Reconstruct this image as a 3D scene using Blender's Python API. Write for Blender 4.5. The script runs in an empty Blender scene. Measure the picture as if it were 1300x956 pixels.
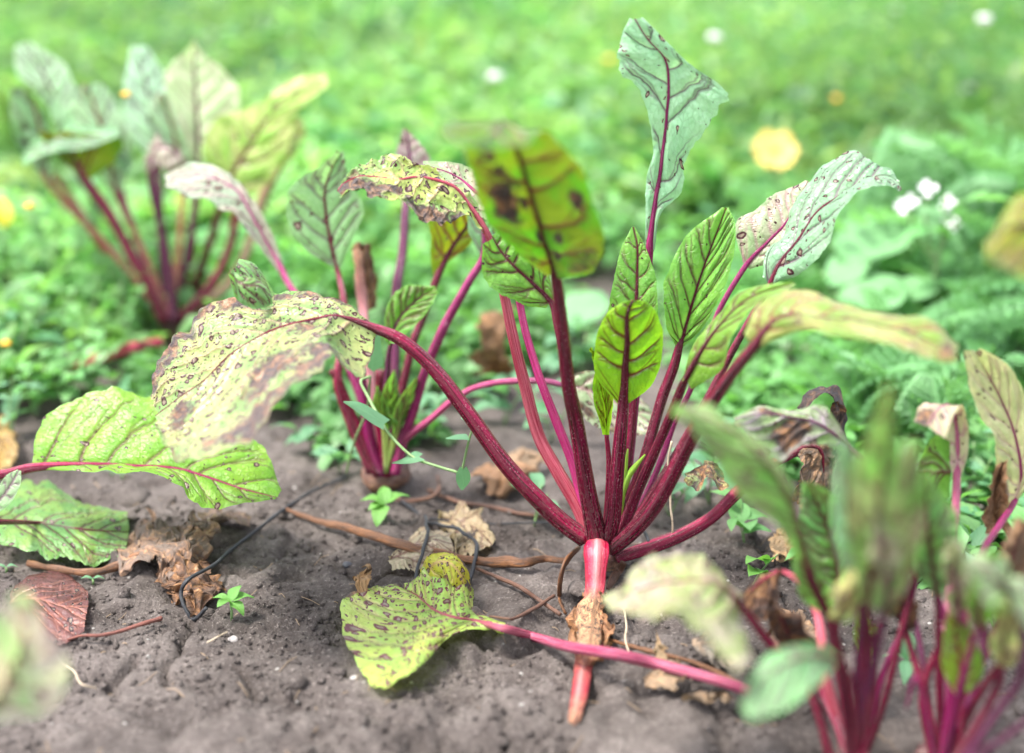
import bpy, math, random
import numpy as np
from mathutils import Vector

random.seed(7)
RNG = np.random.default_rng(11)
scene = bpy.context.scene
COL = scene.collection

# ------------------------------------------------------------------ camera, world, sun, exposure
CAM_H, PITCH, FPX = 0.42, math.radians(18.0), 1800.0
YC = 0.85                                   # distance of the main beet's crown
cam_d = bpy.data.cameras.new('camera')
cam = bpy.data.objects.new('camera', cam_d)
COL.objects.link(cam)
cam.location = (0, 0, CAM_H)
cam.rotation_euler = (math.radians(90) - PITCH, 0, 0)
cam_d.sensor_width = 36.0
cam_d.lens = FPX / 1300 * 36
cam_d.clip_start, cam_d.clip_end = 0.02, 1000
cam_d.dof.use_dof = True
cam_d.dof.focus_distance = 0.905
cam_d.dof.aperture_fstop = 2.5
cam_d.dof.aperture_blades = 9
scene.camera = cam

SUN_EL, SUN_ROT = math.radians(64), math.radians(-108)
world = bpy.data.worlds.new('World')
scene.world = world
world.use_nodes = True
wn = world.node_tree
wn.nodes.clear()
sky = wn.nodes.new('ShaderNodeTexSky')
sky.sky_type = 'NISHITA'
sky.sun_disc = False
sky.sun_elevation, sky.sun_rotation = SUN_EL, SUN_ROT
sky.air_density, sky.dust_density, sky.ozone_density = 1.0, 3.0, 1.0
hs = wn.nodes.new('ShaderNodeHueSaturation')
hs.inputs['Saturation'].default_value = 0.38       # a veil of cloud: nearly white sky
bg = wn.nodes.new('ShaderNodeBackground')
bg.inputs[1].default_value = 0.1
wo = wn.nodes.new('ShaderNodeOutputWorld')
wn.links.new(sky.outputs[0], hs.inputs['Color'])
wn.links.new(hs.outputs[0], bg.inputs[0])
wn.links.new(bg.outputs[0], wo.inputs[0])
sd = bpy.data.lights.new('sun', 'SUN')
sd.energy, sd.angle, sd.color = 1.45, math.radians(12), (1.0, 0.96, 0.9)
so = bpy.data.objects.new('sun', sd)
COL.objects.link(so)
SUNV = Vector((math.sin(SUN_ROT) * math.cos(SUN_EL), math.cos(SUN_ROT) * math.cos(SUN_EL), math.sin(SUN_EL)))
so.rotation_euler = SUNV.to_track_quat('Z', 'Y').to_euler()
so.location = (0, 0, 5)
vs = scene.view_settings
vs.view_transform, vs.look, vs.exposure, vs.gamma = 'Standard', 'None', 2.8, 1.0
vs.use_curve_mapping = False
cy = scene.cycles
cy.max_bounces, cy.diffuse_bounces, cy.glossy_bounces, cy.transmission_bounces = 6, 3, 2, 4
cy.use_denoising = True
try:
    cy.denoiser = 'OPENIMAGEDENOISE'
except Exception:
    pass

# ------------------------------------------------------------------ maths helpers
FWD = np.array((0, math.cos(PITCH), -math.sin(PITCH)))
UP = np.array((0, math.sin(PITCH), math.cos(PITCH)))

def ray(px, py):
    return FWD + np.array((1, 0, 0)) * ((px - 650) / FPX) + UP * (-(py - 478) / FPX)

def W(px, py, d):
    """point seen at (px, py) standing d centimetres behind the main crown"""
    r = ray(px, py)
    return np.array((0, 0, CAM_H)) + r * ((YC + d / 100) / r[1])

def hash3(i, j, k, s):
    n = (i * 374761393 + j * 668265263 + k * 2147483647 + s * 1274126177) & 0xffffffff
    n = ((n ^ (n >> 13)) * 1274126177) & 0xffffffff
    return ((n ^ (n >> 16)) & 0xffff) / 65535.0

def vnoise(p, s=0):
    """value noise in -1..1 at points p (N,3)"""
    p = np.asarray(p, float)
    f0 = np.floor(p).astype(np.int64)
    t = p - f0
    t = t * t * (3 - 2 * t)
    out = 0
    for a in (0, 1):
        for b in (0, 1):
            for c in (0, 1):
                w = (t[:, 0] if a else 1 - t[:, 0]) * (t[:, 1] if b else 1 - t[:, 1]) * (t[:, 2] if c else 1 - t[:, 2])
                out = out + w * hash3(f0[:, 0] + a, f0[:, 1] + b, f0[:, 2] + c, s)
    return out * 2 - 1

def fbm(p, s=0, o=3):
    r, a = 0, 1
    for i in range(o):
        r = r + a * vnoise(p * (2.03 ** i), s + i * 7)
        a *= 0.5
    return r

def catmull(pts, ts):
    """Catmull-Rom through pts (n,k) at ts in 0..1 (uniform by index)"""
    pts = np.asarray(pts, float)
    n = len(pts)
    if n == 2:
        ts = np.asarray(ts)[:, None]
        return pts[0] * (1 - ts) + pts[1] * ts
    x = np.clip(np.asarray(ts) * (n - 1), 0, n - 1 - 1e-9)
    i = x.astype(int)
    t = (x - i)[:, None]
    P = np.vstack([2 * pts[0] - pts[1], pts, 2 * pts[-1] - pts[-2]])
    p0, p1, p2, p3 = P[i], P[i + 1], P[i + 2], P[i + 3]
    return 0.5 * ((2 * p1) + (p2 - p0) * t + (2 * p0 - 5 * p1 + 4 * p2 - p3) * t * t + (3 * p1 - p0 - 3 * p2 + p3) * t ** 3)

CRACKS = []      # filled below, polylines in ground plane

def seg_dist(x, y, poly):
    best = np.full(x.shape, 9.0)
    for (ax, ay), (bx, by) in zip(poly[:-1], poly[1:]):
        dx, dy = bx - ax, by - ay
        t = np.clip(((x - ax) * dx + (y - ay) * dy) / (dx * dx + dy * dy + 1e-12), 0, 1)
        best = np.minimum(best, np.hypot(x - ax - t * dx, y - ay - t * dy))
    return best

def ground_h(x, y):
    x, y = np.atleast_1d(np.asarray(x, float)), np.atleast_1d(np.asarray(y, float))
    z0 = np.zeros_like(x)
    p = np.stack([x, y, z0], 1)
    h = 0.004 * vnoise(p * 6, 3) + 0.0034 * vnoise(p * 19 + 5, 4)
    # clods: flattened lumps with steps between them
    w = p + 0.012 * np.stack([vnoise(p * 40, 21), vnoise(p * 40, 22), z0], 1)
    lump = vnoise(w * 34, 8)
    h = h + 0.0042 * np.tanh(lump * 4.5) * (0.5 + 0.5 * np.tanh(4 * vnoise(p * 9, 15)))
    h = h + 0.0024 * vnoise(p * 95, 9) + 0.0015 * vnoise(p * 210, 10) - 0.0028 * np.clip(vnoise(p * 130 + 9, 44) - 0.35, 0, 1)
    # drying cracks between plates of crust
    q = (p[:, :2] + 0.016 * np.stack([vnoise(p * 22, 23), vnoise(p * 22, 24)], 1)) * 11.0
    ci = np.floor(q).astype(np.int64)
    f1 = np.full(x.shape, 9.0); f2 = np.full(x.shape, 9.0)
    for a in (-1, 0, 1):
        for b in (-1, 0, 1):
            cx, cy_ = ci[:, 0] + a, ci[:, 1] + b
            dd = np.hypot(cx + hash3(cx, cy_, cx * 0, 51) - q[:, 0], cy_ + hash3(cx, cy_, cx * 0, 52) - q[:, 1])
            f2 = np.minimum(f2, np.maximum(f1, dd)); f1 = np.minimum(f1, dd)
    h = h - 0.006 * np.exp(-((f2 - f1) / 0.035) ** 2) * np.clip(0.25 + 1.5 * vnoise(p * 8, 25), 0, 1)
    for c, wd, dp in CRACKS:
        dd = seg_dist(x + 0.004 * vnoise(p * 70, 31), y + 0.004 * vnoise(p * 70, 32), c)
        h = h - dp * np.exp(-(dd / wd) ** 2)
    return h

def g0(px, py):
    r = ray(px, py)
    t = -CAM_H / r[2]
    return (r[0] * t, r[1] * t)

CRACKS += [([g0(237, 785), g0(232, 808), g0(222, 832), g0(214, 848), g0(210, 870)], 0.0022, 0.010),
           ([g0(362, 690), g0(335, 724), g0(310, 736), g0(270, 720)], 0.0018, 0.006),
           ([g0(168, 838), g0(155, 850), g0(140, 862), g0(150, 880)], 0.004, 0.011),
           ([g0(610, 818), g0(640, 826), g0(668, 822), g0(690, 815)], 0.0035, 0.012),
           ([g0(300, 850), g0(330, 890), g0(420, 900), g0(520, 930)], 0.0025, 0.008)]

def g(px, py, h=0.0):
    """point on the ground (plus h cm) seen at (px, py)"""
    r = ray(px, py)
    z = 0.0
    for _ in range(5):
        t = (z - CAM_H) / r[2]
        z = float(ground_h(r[0] * t, r[1] * t)[0]) + h / 100
    t = (z - CAM_H) / r[2]
    return np.array((r[0] * t, r[1] * t, z))

def interp(vals, t):
    if np.isscalar(vals):
        return np.full(len(t), float(vals))
    vals = np.asarray(vals, float)
    return np.interp(t, np.linspace(0, 1, len(vals)), vals)

def pts3(lst, d):
    t = np.linspace(0, 1, len(lst)) if len(lst) > 1 else np.array([0.0])
    dd = interp(d, t)
    out = []
    for p, k in zip(lst, dd):
        if isinstance(p, np.ndarray):
            out.append(p)
        elif len(p) == 3:
            out.append(W(*p))
        else:
            out.append(W(p[0], p[1], k))
    return np.array(out)

def px_size(P):
    return ((P - np.array((0, 0, CAM_H))) @ FWD) / FPX

# ------------------------------------------------------------------ object helpers
def tag(o, label=None, cat=None, group=None, kind=None):
    if label: o['label'] = label
    if cat: o['category'] = cat
    if group: o['group'] = group
    if kind: o['kind'] = kind
    return o

def thing(name, label, cat, loc, group=None):
    o = bpy.data.objects.new(name, None)
    o.empty_display_size = 0.02
    COL.objects.link(o)
    o.location = loc
    return tag(o, label, cat, group)

def origin_of(parent):
    v = np.zeros(3)
    while parent is not None:
        v = v + np.array(parent.location)
        parent = parent.parent
    return v

def mesh_obj(name, verts, faces, mat, parent=None, attrs=None, uv=None, smooth=True, loc=None):
    """one mesh object from world-space vertices"""
    verts = np.asarray(verts, float)
    if parent is None:
        off = np.array(loc) if loc is not None else np.zeros(3)
    else:
        off = origin_of(parent)
    me = bpy.data.meshes.new(name)
    v = verts - off
    if isinstance(faces, np.ndarray):
        nf, k = faces.shape
        me.vertices.add(len(v))
        me.vertices.foreach_set('co', v.astype(np.float32).ravel())
        me.loops.add(nf * k)
        me.loops.foreach_set('vertex_index', faces.astype(np.int32).ravel())
        me.polygons.add(nf)
        me.polygons.foreach_set('loop_start', np.arange(0, nf * k, k, dtype=np.int32))
        me.update(calc_edges=True)
    else:
        me.from_pydata(v.tolist(), [], [list(f) for f in faces])
    if attrs:
        for n, a in attrs.items():
            a = np.asarray(a, np.float32)
            if a.ndim == 2:
                at = me.attributes.new(n, 'FLOAT_COLOR', 'POINT')
                at.data.foreach_set('color', np.hstack([a, np.ones((len(a), 1), np.float32)]).ravel())
            else:
                at = me.attributes.new(n, 'FLOAT', 'POINT')
                at.data.foreach_set('value', a)
    if uv is not None:
        ul = me.uv_layers.new(name='UVMap')
        li = np.empty(len(me.loops), np.int32)
        me.loops.foreach_get('vertex_index', li)
        ul.data.foreach_set('uv', np.asarray(uv, np.float32)[li].ravel())
    if smooth:
        me.polygons.foreach_set('use_smooth', np.ones(len(me.polygons), bool))
    if mat: me.materials.append(mat)
    o = bpy.data.objects.new(name, me)
    COL.objects.link(o)
    if parent is not None:
        o.parent = parent
    elif loc is not None:
        o.location = loc
    return o

def grid_faces(nr, nc, wrap=False):
    """quads of an nr x nc vertex grid; wrap closes the columns"""
    r = np.arange(nr - 1)[:, None]
    c = np.arange(nc if wrap else nc - 1)[None, :]
    c2 = (c + 1) % nc
    a = r * nc + c; b = r * nc + c2; d = (r + 1) * nc + c; e = (r + 1) * nc + c2
    return np.stack([a, b, e, d], -1).reshape(-1, 4)

def tube_arrays(P, R, nc=12, prof=None, flat=1.0, flatdir=None):
    """closed-ended tube along P (n,3) with radii R; prof(theta) scales the section"""
    P = np.asarray(P, float); R = np.asarray(R, float)
    n = len(P)
    T = np.gradient(P, axis=0)
    T /= np.linalg.norm(T, axis=1, keepdims=True) + 1e-12
    ref = np.array(flatdir if flatdir is not None else (0, -1.0, 0.35))
    N = np.empty_like(P)
    x = ref - T[0] * (ref @ T[0])
    if np.linalg.norm(x) < 1e-3: x = np.array((1.0, 0, 0)) - T[0] * T[0][0]
    x /= np.linalg.norm(x)
    for i in range(n):
        x = x - T[i] * (x @ T[i])
        x /= np.linalg.norm(x) + 1e-12
        N[i] = x
    B = np.cross(T, N)
    th = np.linspace(0, 2 * math.pi, nc, endpoint=False)
    pr = np.ones(nc) if prof is None else prof(th)
    ring = (np.cos(th) * pr * flat)[None, :, None] * N[:, None, :] + (np.sin(th) * pr)[None, :, None] * B[:, None, :]
    V = P[:, None, :] + ring * R[:, None, None]
    V = V.reshape(-1, 3)
    F = grid_faces(n, nc, wrap=True)
    # caps
    c0, c1 = len(V), len(V) + 1
    V = np.vstack([V, P[0], P[-1]])
    k = np.arange(nc)
    capa = np.stack([np.full(nc, c0), (k + 1) % nc, k, k], 1)
    capb = np.stack([np.full(nc, c1), (n - 1) * nc + k, (n - 1) * nc + (k + 1) % nc, (n - 1) * nc + (k + 1) % nc], 1)
    tri = np.vstack([capa, capb])[:, :3]
    L = np.concatenate([[0], np.cumsum(np.linalg.norm(np.diff(P, axis=0), axis=1))]) * 100
    uv = np.stack([np.tile(th / (2 * math.pi), n), np.repeat(L, nc)], 1)
    uv = np.vstack([uv, [[0.5, 0]], [[0.5, L[-1]]]])
    faces = [tuple(f) for f in F] + [tuple(f) for f in tri]
    tt = np.concatenate([np.repeat(np.linspace(0, 1, n), nc), [0, 1]])
    return V, faces, uv, tt

def join_arrays(parts):
    V, F, U, off = [], [], [], 0
    for v, f, u in parts:
        V.append(v); U.append(u)
        F += [tuple(i + off for i in q) for q in f]
        off += len(v)
    return np.vstack(V), F, np.vstack(U)

# ------------------------------------------------------------------ materials
class NT:
    def __init__(s, name):
        s.m = bpy.data.materials.new(name); s.m.use_nodes = True
        s.t = s.m.node_tree; s.t.nodes.clear()
        s.out = s.t.nodes.new('ShaderNodeOutputMaterial')
    def n(s, typ, ins=None, **kw):
        x = s.t.nodes.new('ShaderNode' + typ)
        for k, v in kw.items(): setattr(x, k, v)
        for k, v in (ins or {}).items(): s.put(x.inputs[k], v)
        return x
    def put(s, sock, v):
        if isinstance(v, bpy.types.NodeSocket): s.t.links.new(v, sock)
        elif isinstance(v, (tuple, list)) and len(v) == 3 and sock.type == 'RGBA': sock.default_value = (*v, 1)
        else: sock.default_value = v
    def math(s, op, a, b=0.0, c=None, clamp=False):
        x = s.n('Math', {0: a, 1: b}, operation=op); x.use_clamp = clamp
        if c is not None: s.put(x.inputs[2], c)
        return x.outputs[0]
    def mix(s, f, a, b, mode='MIX'):
        x = s.n('Mix', data_type='RGBA', blend_type=mode)
        s.put(x.inputs[0], f); s.put(x.inputs[6], a); s.put(x.inputs[7], b)
        return x.outputs[2]
    def step(s, v, lo, hi, a=0.0, b=1.0):
        x = s.n('MapRange', {0: v, 1: lo, 2: hi, 3: a, 4: b}, interpolation_type='SMOOTHSTEP')
        return x.outputs[0]
    def attr(s, name, typ='GEOMETRY', out='Fac'):
        return s.n('Attribute', attribute_name=name, attribute_type=typ).outputs[out]
    def noise(s, vec, scale, det=3.0, rough=0.55, dist=0.0):
        x = s.n('TexNoise', {'Scale': scale, 'Detail': det, 'Roughness': rough, 'Distortion': dist})
        if vec is not None: s.put(x.inputs['Vector'], vec)
        return x.outputs['Fac']
    def bump(s, h, strength, dist=0.001, normal=None):
        x = s.n('Bump', {'Height': h, 'Strength': strength, 'Distance': dist})
        if normal is not None: s.put(x.inputs['Normal'], normal)
        return x.outputs[0]

def leaf_material():
    k = NT('beet_leaf')
    uv = k.n('UVMap').outputs[0]                       # centimetres on the blade
    seed = k.attr('seed', 'OBJECT')
    off = k.n('CombineXYZ', {0: seed, 1: k.math('MULTIPLY', seed, 1.7), 2: seed}).outputs[0]
    q = k.n('VectorMath', {0: uv, 1: off}, operation='ADD').outputs[0]
    base = k.attr('col', 'OBJECT', 'Color')
    yel = k.attr('yel', 'OBJECT'); yc = k.attr('yelcol', 'OBJECT', 'Color')
    vein = k.attr('vein'); burn = k.attr('burn')
    spot = k.attr('spot', 'OBJECT'); vc = k.attr('veincol', 'OBJECT', 'Color')
    n1 = k.noise(q, 0.42, 3, 0.6)
    n2 = k.noise(q, 3.2, 3, 0.6)
    c = k.mix(k.math('MULTIPLY', k.step(n1, 0.38, 0.62), yel, clamp=True), base, yc)
    c = k.mix(k.step(n2, 0.35, 0.7, 0.0, 0.38), c, k.mix(1.0, c, (0.55, 0.72, 0.5), 'MULTIPLY'))
    # fine net of small veins
    vo = k.n('TexVoronoi', {'Vector': q, 'Scale': 2.2, 'Randomness': 0.9}, feature='DISTANCE_TO_EDGE')
    net = k.step(vo.outputs[0], 0.0, 0.045, 1.0, 0.0)
    c = k.mix(k.math('MULTIPLY', net, k.attr('net', 'OBJECT')), c, vc)
    c = k.mix(k.math('MULTIPLY', vein, k.attr('veinamt', 'OBJECT')), c, vc)
    # ringed spots
    def ring(scale, dens, shift):
        qq = k.n('VectorMath', {0: q, 1: (shift, shift * 1.3, 0)}, operation='ADD').outputs[0]
        qd = k.n('TexNoise', {'Vector': qq, 'Scale': 2.0, 'Detail': 1.0})
        qq = k.n('VectorMath', {0: qq, 1: k.n('VectorMath', {0: qd.outputs['Color'], 1: (0.45, 0.45, 0.45)}, operation='MULTIPLY').outputs[0]}, operation='ADD').outputs[0]
        v = k.n('TexVoronoi', {'Vector': qq, 'Scale': scale, 'Randomness': 0.85}, feature='F1', voronoi_dimensions='2D')
        sep = k.n('SeparateColor', {0: v.outputs['Color']})
        keep = k.math('LESS_THAN', sep.outputs[0], k.math('MULTIPLY', spot, dens))
        rr = k.math('MULTIPLY_ADD', sep.outputs[1], 0.15, 0.12)
        d = k.math('DIVIDE', v.outputs['Distance'], rr)
        disc = k.math('MULTIPLY', k.step(d, 0.9, 1.12, 1.0, 0.0), keep)
        core = k.math('MULTIPLY', k.step(d, 0.36, 0.6, 1.0, 0.0), keep)
        return disc, core
    d1, c1 = ring(0.95, 0.8, 0.0)
    d2, c2 = ring(1.9, 0.55, 7.3)
    d3_, c3_ = ring(3.4, 0.4, 3.1)
    disc = k.math('MAXIMUM', k.math('MAXIMUM', d1, d2), d3_); core = k.math('MAXIMUM', c1, c2)
    c = k.mix(disc, c, k.attr('spotcol', 'OBJECT', 'Color'))
    c = k.mix(core, c, (0.24, 0.18, 0.14))
    # scorch
    nb = k.noise(q, 1.1, 5, 0.65)
    fac = k.step(k.math('ADD', burn, k.math('MULTIPLY_ADD', nb, 0.9, -0.45)), 0.35, 0.6)
    fac = k.math('MULTIPLY', fac, k.step(burn, 0.02, 0.2))
    nd = k.noise(q, 1.3, 6, 0.68, 0.6)
    bc = k.n('ValToRGB')
    cr = bc.color_ramp
    cr.elements[0].position, cr.elements[0].color = 0.42, (0.022, 0.014, 0.012, 1)
    cr.elements[1].position, cr.elements[1].color = 0.74, (0.42, 0.32, 0.22, 1)
    for p, col in ((0.5, (0.06, 0.026, 0.014, 1)), (0.6, (0.2, 0.09, 0.03, 1))):
        e = cr.elements.new(p); e.color = col
    k.put(bc.inputs[0], nd)
    bcol = k.mix(k.attr('dry', 'OBJECT'), bc.outputs[0], k.mix(0.65, bc.outputs[0], k.attr('drycol', 'OBJECT', 'Color')))
    c = k.mix(fac, c, bcol)
    hgt = k.math('ADD', k.math('MULTIPLY', vein, -0.5), k.math('ADD', k.math('MULTIPLY', n2, 0.6), k.math('MULTIPLY', nd, k.math('MULTIPLY', fac, 2.5))))
    hgt = k.math('ADD', hgt, k.math('MULTIPLY', net, -0.25))
    hgt = k.math('ADD', hgt, k.math('MULTIPLY', disc, -0.3))
    n4 = k.noise(q, 7.0, 3, 0.6)
    hgt = k.math('ADD', hgt, k.math('MULTIPLY', n4, 0.35))
    nrm = k.bump(hgt, 0.8, 0.0016)
    rough = k.math('MULTIPLY_ADD', fac, 0.5, 0.17)
    rough = k.math('ADD', rough, k.math('MULTIPLY', n2, 0.14))
    pb = k.n('BsdfPrincipled', {'Base Color': c, 'Roughness': rough, 'Specular IOR Level': 0.5, 'Normal': nrm})
    k.put(pb.inputs['Sheen Weight'], k.math('MULTIPLY', k.attr('sheen', 'OBJECT'), 0.3))
    pb.inputs['Sheen Roughness'].default_value = 0.45
    tc = k.mix(0.5, c, k.mix(1.0, c, (1.3, 1.42, 0.55), 'MULTIPLY'))
    tc = k.n('BrightContrast', {0: tc, 'Bright': 0.0}).outputs[0]
    tr = k.n('BsdfTranslucent', {'Color': tc, 'Normal': nrm})
    tf = k.math('MULTIPLY_ADD', fac, -0.36, 0.45)
    tf = k.math('SUBTRACT', tf, k.math('MULTIPLY', vein, 0.3), clamp=True)
    mx = k.n('MixShader', {0: tf, 1: pb.outputs[0], 2: tr.outputs[0]})
    k.t.links.new(mx.outputs[0], k.out.inputs[0])
    return k.m

def stalk_material():
    k = NT('beet_stalk')
    uv = k.n('UVMap').outputs[0]
    sp = k.n('SeparateXYZ', {0: uv})
    ang = k.math('MULTIPLY', sp.outputs[0], 2 * math.pi)
    seed = k.attr('seed', 'OBJECT')
    q = k.n('CombineXYZ', {0: k.math('MULTIPLY', k.math('COSINE', ang), 2.4), 1: k.math('MULTIPLY', k.math('SINE', ang), 2.4),
                           2: k.math('ADD', k.math('MULTIPLY', sp.outputs[1], 0.11), seed)}).outputs[0]
    q2 = k.n('CombineXYZ', {0: k.math('MULTIPLY', k.math('COSINE', ang), 1.0), 1: k.math('MULTIPLY', k.math('SINE', ang), 1.0),
                            2: k.math('ADD', k.math('MULTIPLY', sp.outputs[1], 1.0), seed)}).outputs[0]
    stripe = k.noise(q, 2.2, 4, 0.65)
    a = k.attr('col', 'OBJECT', 'Color'); b = k.attr('col2', 'OBJECT', 'Color'); t = k.attr('along')
    tip = k.attr('tipcol', 'OBJECT', 'Color')
    c = k.mix(k.step(stripe, 0.4, 0.6), a, b)
    c = k.mix(k.step(t, 0.3, 0.95, 0.0, 0.85), c, tip)
    c = k.mix(k.math('MULTIPLY', k.attr('stripe'), k.step(stripe, 0.3, 0.6, 0.5, 1.0)), c, (0.7, 0.42, 0.4))
    speck = k.noise(q2, 6.0, 2, 0.6)
    patch = k.noise(q2, 0.9, 2)
    sp_f = k.math('MULTIPLY', k.step(speck, 0.6, 0.66), k.step(patch, 0.35, 0.6, 0.15, 1.0))
    c = k.mix(k.math('MULTIPLY', sp_f, k.attr('speck', 'OBJECT')), c, (0.4, 0.22, 0.25))
    scr = k.math('MULTIPLY', k.step(k.noise(q2, 2.0, 4, 0.65, 1.2), 0.6, 0.68), 0.6)
    c = k.mix(k.math('MULTIPLY', scr, k.attr('speck', 'OBJECT')), c, (0.05, 0.012, 0.014))
    dirt = k.math('MULTIPLY', k.step(t, 0.02, 0.22, 0.75, 0.0), k.step(k.noise(q2, 3.0, 4, 0.7), 0.45, 0.62))
    c = k.mix(k.math('MULTIPLY', dirt, k.attr('speck', 'OBJECT')), c, (0.13, 0.1, 0.085))
    dry = k.attr('burn')
    bcol = k.n('ValToRGB')
    bcol.color_ramp.elements[0].position, bcol.color_ramp.elements[0].color = 0.38, (0.03, 0.022, 0.02, 1)
    bcol.color_ramp.elements[1].position, bcol.color_ramp.elements[1].color = 0.58, (0.42, 0.23, 0.12, 1)
    k.put(bcol.inputs[0], k.noise(q2, 2.6, 5, 0.7, 0.8))
    c = k.mix(dry, c, bcol.outputs[0])
    h = k.math('ADD', k.math('MULTIPLY', stripe, 0.8), k.math('MULTIPLY', speck, k.math('MULTIPLY_ADD', dry, 2.0, 0.4)))
    nrm = k.bump(h, 0.8, 0.0016)
    pb = k.n('BsdfPrincipled', {'Base Color': c, 'Roughness': k.math('MULTIPLY_ADD', dry, 0.5, 0.26), 'Normal': nrm,
                                'Specular IOR Level': 0.4, 'Subsurface Weight': 0.25, 'Subsurface Scale': 0.004,
                                'Subsurface Radius': (1.0, 0.25, 0.3)})
    k.t.links.new(pb.outputs[0], k.out.inputs[0])
    return k.m

def plain_leaf(name, col, yel=(0.3, 0.3, 0.05), trans=0.45, rough=0.45, use_attr=False):
    """weed foliage: UV 0..1 across and along"""
    k = NT(name)
    if use_attr:
        base = k.attr('tint', 'GEOMETRY', 'Color')
    else:
        oi = k.n('ObjectInfo')
        base = k.mix(k.math('MULTIPLY', oi.outputs['Random'], 0.35), col, yel)
    uv = k.n('UVMap').outputs[0]
    s = k.n('SeparateXYZ', {0: uv})
    au = k.math('ABSOLUTE', k.math('SUBTRACT', s.outputs[0], 0.5))
    mid = k.step(au, 0.0, 0.05, 1.0, 0.0)
    sv = k.math('PINGPONG', k.math('SUBTRACT', k.math('MULTIPLY', s.outputs[1], 6.0), k.math('MULTIPLY', au, 4.0)), 0.5)
    side = k.step(sv, 0.0, 0.09, 0.6, 0.0)
    ve = k.math('MAXIMUM', mid, side)
    tex = k.n('TexCoord')
    nz = k.noise(tex.outputs['Object'], 90, 3)
    c = k.mix(k.math('MULTIPLY', ve, 0.35), base, k.mix(1.0, base, (1.6, 1.45, 1.6), 'MULTIPLY'))
    c = k.mix(k.step(nz, 0.4, 0.7, 0, 0.35), c, k.mix(1.0, c, (0.6, 0.75, 0.6), 'MULTIPLY'))
    nrm = k.bump(k.math('ADD', nz, k.math('MULTIPLY', ve, -0.6)), 0.4, 0.0008)
    pb = k.n('BsdfPrincipled', {'Base Color': c, 'Roughness': rough, 'Normal': nrm, 'Specular IOR Level': 0.5})
    tr = k.n('BsdfTranslucent', {'Color': k.mix(1.0, c, (1.3, 1.35, 0.7), 'MULTIPLY'), 'Normal': nrm})
    mx = k.n('MixShader', {0: trans, 1: pb.outputs[0], 2: tr.outputs[0]})
    k.t.links.new(mx.outputs[0], k.out.inputs[0])
    return k.m

def fibre(name, c1, c2, rough=0.6, scale=3.0):
    """dry stems, cords, twigs: colour streaked along the length"""
    k = NT(name)
    uv = k.n('UVMap').outputs[0]
    s = k.n('SeparateXYZ', {0: uv})
    a = k.math('MULTIPLY', s.outputs[0], 2 * math.pi)
    q = k.n('CombineXYZ', {0: k.math('COSINE', a), 1: k.math('SINE', a), 2: k.math('MULTIPLY', s.outputs[1], 0.25)}).outputs[0]
    f = k.noise(q, scale, 5, 0.65)
    tex = k.n('TexCoord')
    f2 = k.noise(tex.outputs['Object'], 400, 3)
    c = k.mix(k.step(f, 0.35, 0.65), c1, c2)
    c = k.mix(k.step(f2, 0.5, 0.75, 0, 0.5), c, k.mix(1.0, c, (0.4, 0.4, 0.4), 'MULTIPLY'))
    pb = k.n('BsdfPrincipled', {'Base Color': c, 'Roughness': rough, 'Normal': k.bump(k.math('ADD', f, f2), 0.6, 0.001)})
    k.t.links.new(pb.outputs[0], k.out.inputs[0])
    return k.m

def soil_material(name='soil'):
    k = NT(name)
    geo = k.n('NewGeometry')
    p = geo.outputs['Position']
    n1 = k.noise(p, 9, 5, 0.6)
    n2 = k.noise(p, 55, 6, 0.7)
    n3 = k.noise(p, 420, 4, 0.7)
    c = k.mix(k.step(n1, 0.35, 0.65), (0.075, 0.062, 0.056), (0.165, 0.141, 0.13))
    c = k.mix(k.step(n2, 0.38, 0.68), k.mix(1.0, c, (0.66, 0.64, 0.64), 'MULTIPLY'), c)
    c = k.mix(k.step(n3, 0.54, 0.7, 0.0, 0.6), c, (0.3, 0.26, 0.24))
    c = k.mix(k.step(n3, 0.45, 0.3, 0.0, 0.7), c, (0.04, 0.03, 0.028))
    v = k.n('TexVoronoi', {'Vector': p, 'Scale': 190.0}, feature='F1')
    sc = k.n('SeparateColor', {0: v.outputs['Color']})
    peb = k.math('MULTIPLY', k.math('LESS_THAN', sc.outputs[0], 0.018), k.step(v.outputs['Distance'], 0.2, 0.3, 1.0, 0.0))
    c = k.mix(peb, c, (0.36, 0.34, 0.32))
    n5 = k.noise(p, 1500, 3, 0.7)
    h = k.math('ADD', k.math('MULTIPLY', n2, 1.3), k.math('ADD', k.math('MULTIPLY', n3, 0.6), k.math('MULTIPLY', n5, 0.16)))
    h = k.math('ADD', h, k.math('MULTIPLY', peb, 0.2))
    nrm = k.bump(h, 1.0, 0.006)
    pb = k.n('BsdfPrincipled', {'Base Color': c, 'Roughness': 0.92, 'Normal': nrm, 'Specular IOR Level': 0.25})
    k.t.links.new(pb.outputs[0], k.out.inputs[0])
    return k.m

def simple(name, col, rough=0.6, trans=0.0):
    k = NT(name)
    tex = k.n('TexCoord')
    nz = k.noise(tex.outputs['Object'], 120, 4)
    c = k.mix(k.step(nz, 0.35, 0.7, 0, 0.5), col, tuple(x * 0.6 for x in col))
    pb = k.n('BsdfPrincipled', {'Base Color': c, 'Roughness': rough, 'Normal': k.bump(nz, 0.4, 0.001)})
    if trans:
        tr = k.n('BsdfTranslucent', {'Color': c})
        mx = k.n('MixShader', {0: trans, 1: pb.outputs[0], 2: tr.outputs[0]})
        k.t.links.new(mx.outputs[0], k.out.inputs[0])
    else:
        k.t.links.new(pb.outputs[0], k.out.inputs[0])
    return k.m

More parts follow.
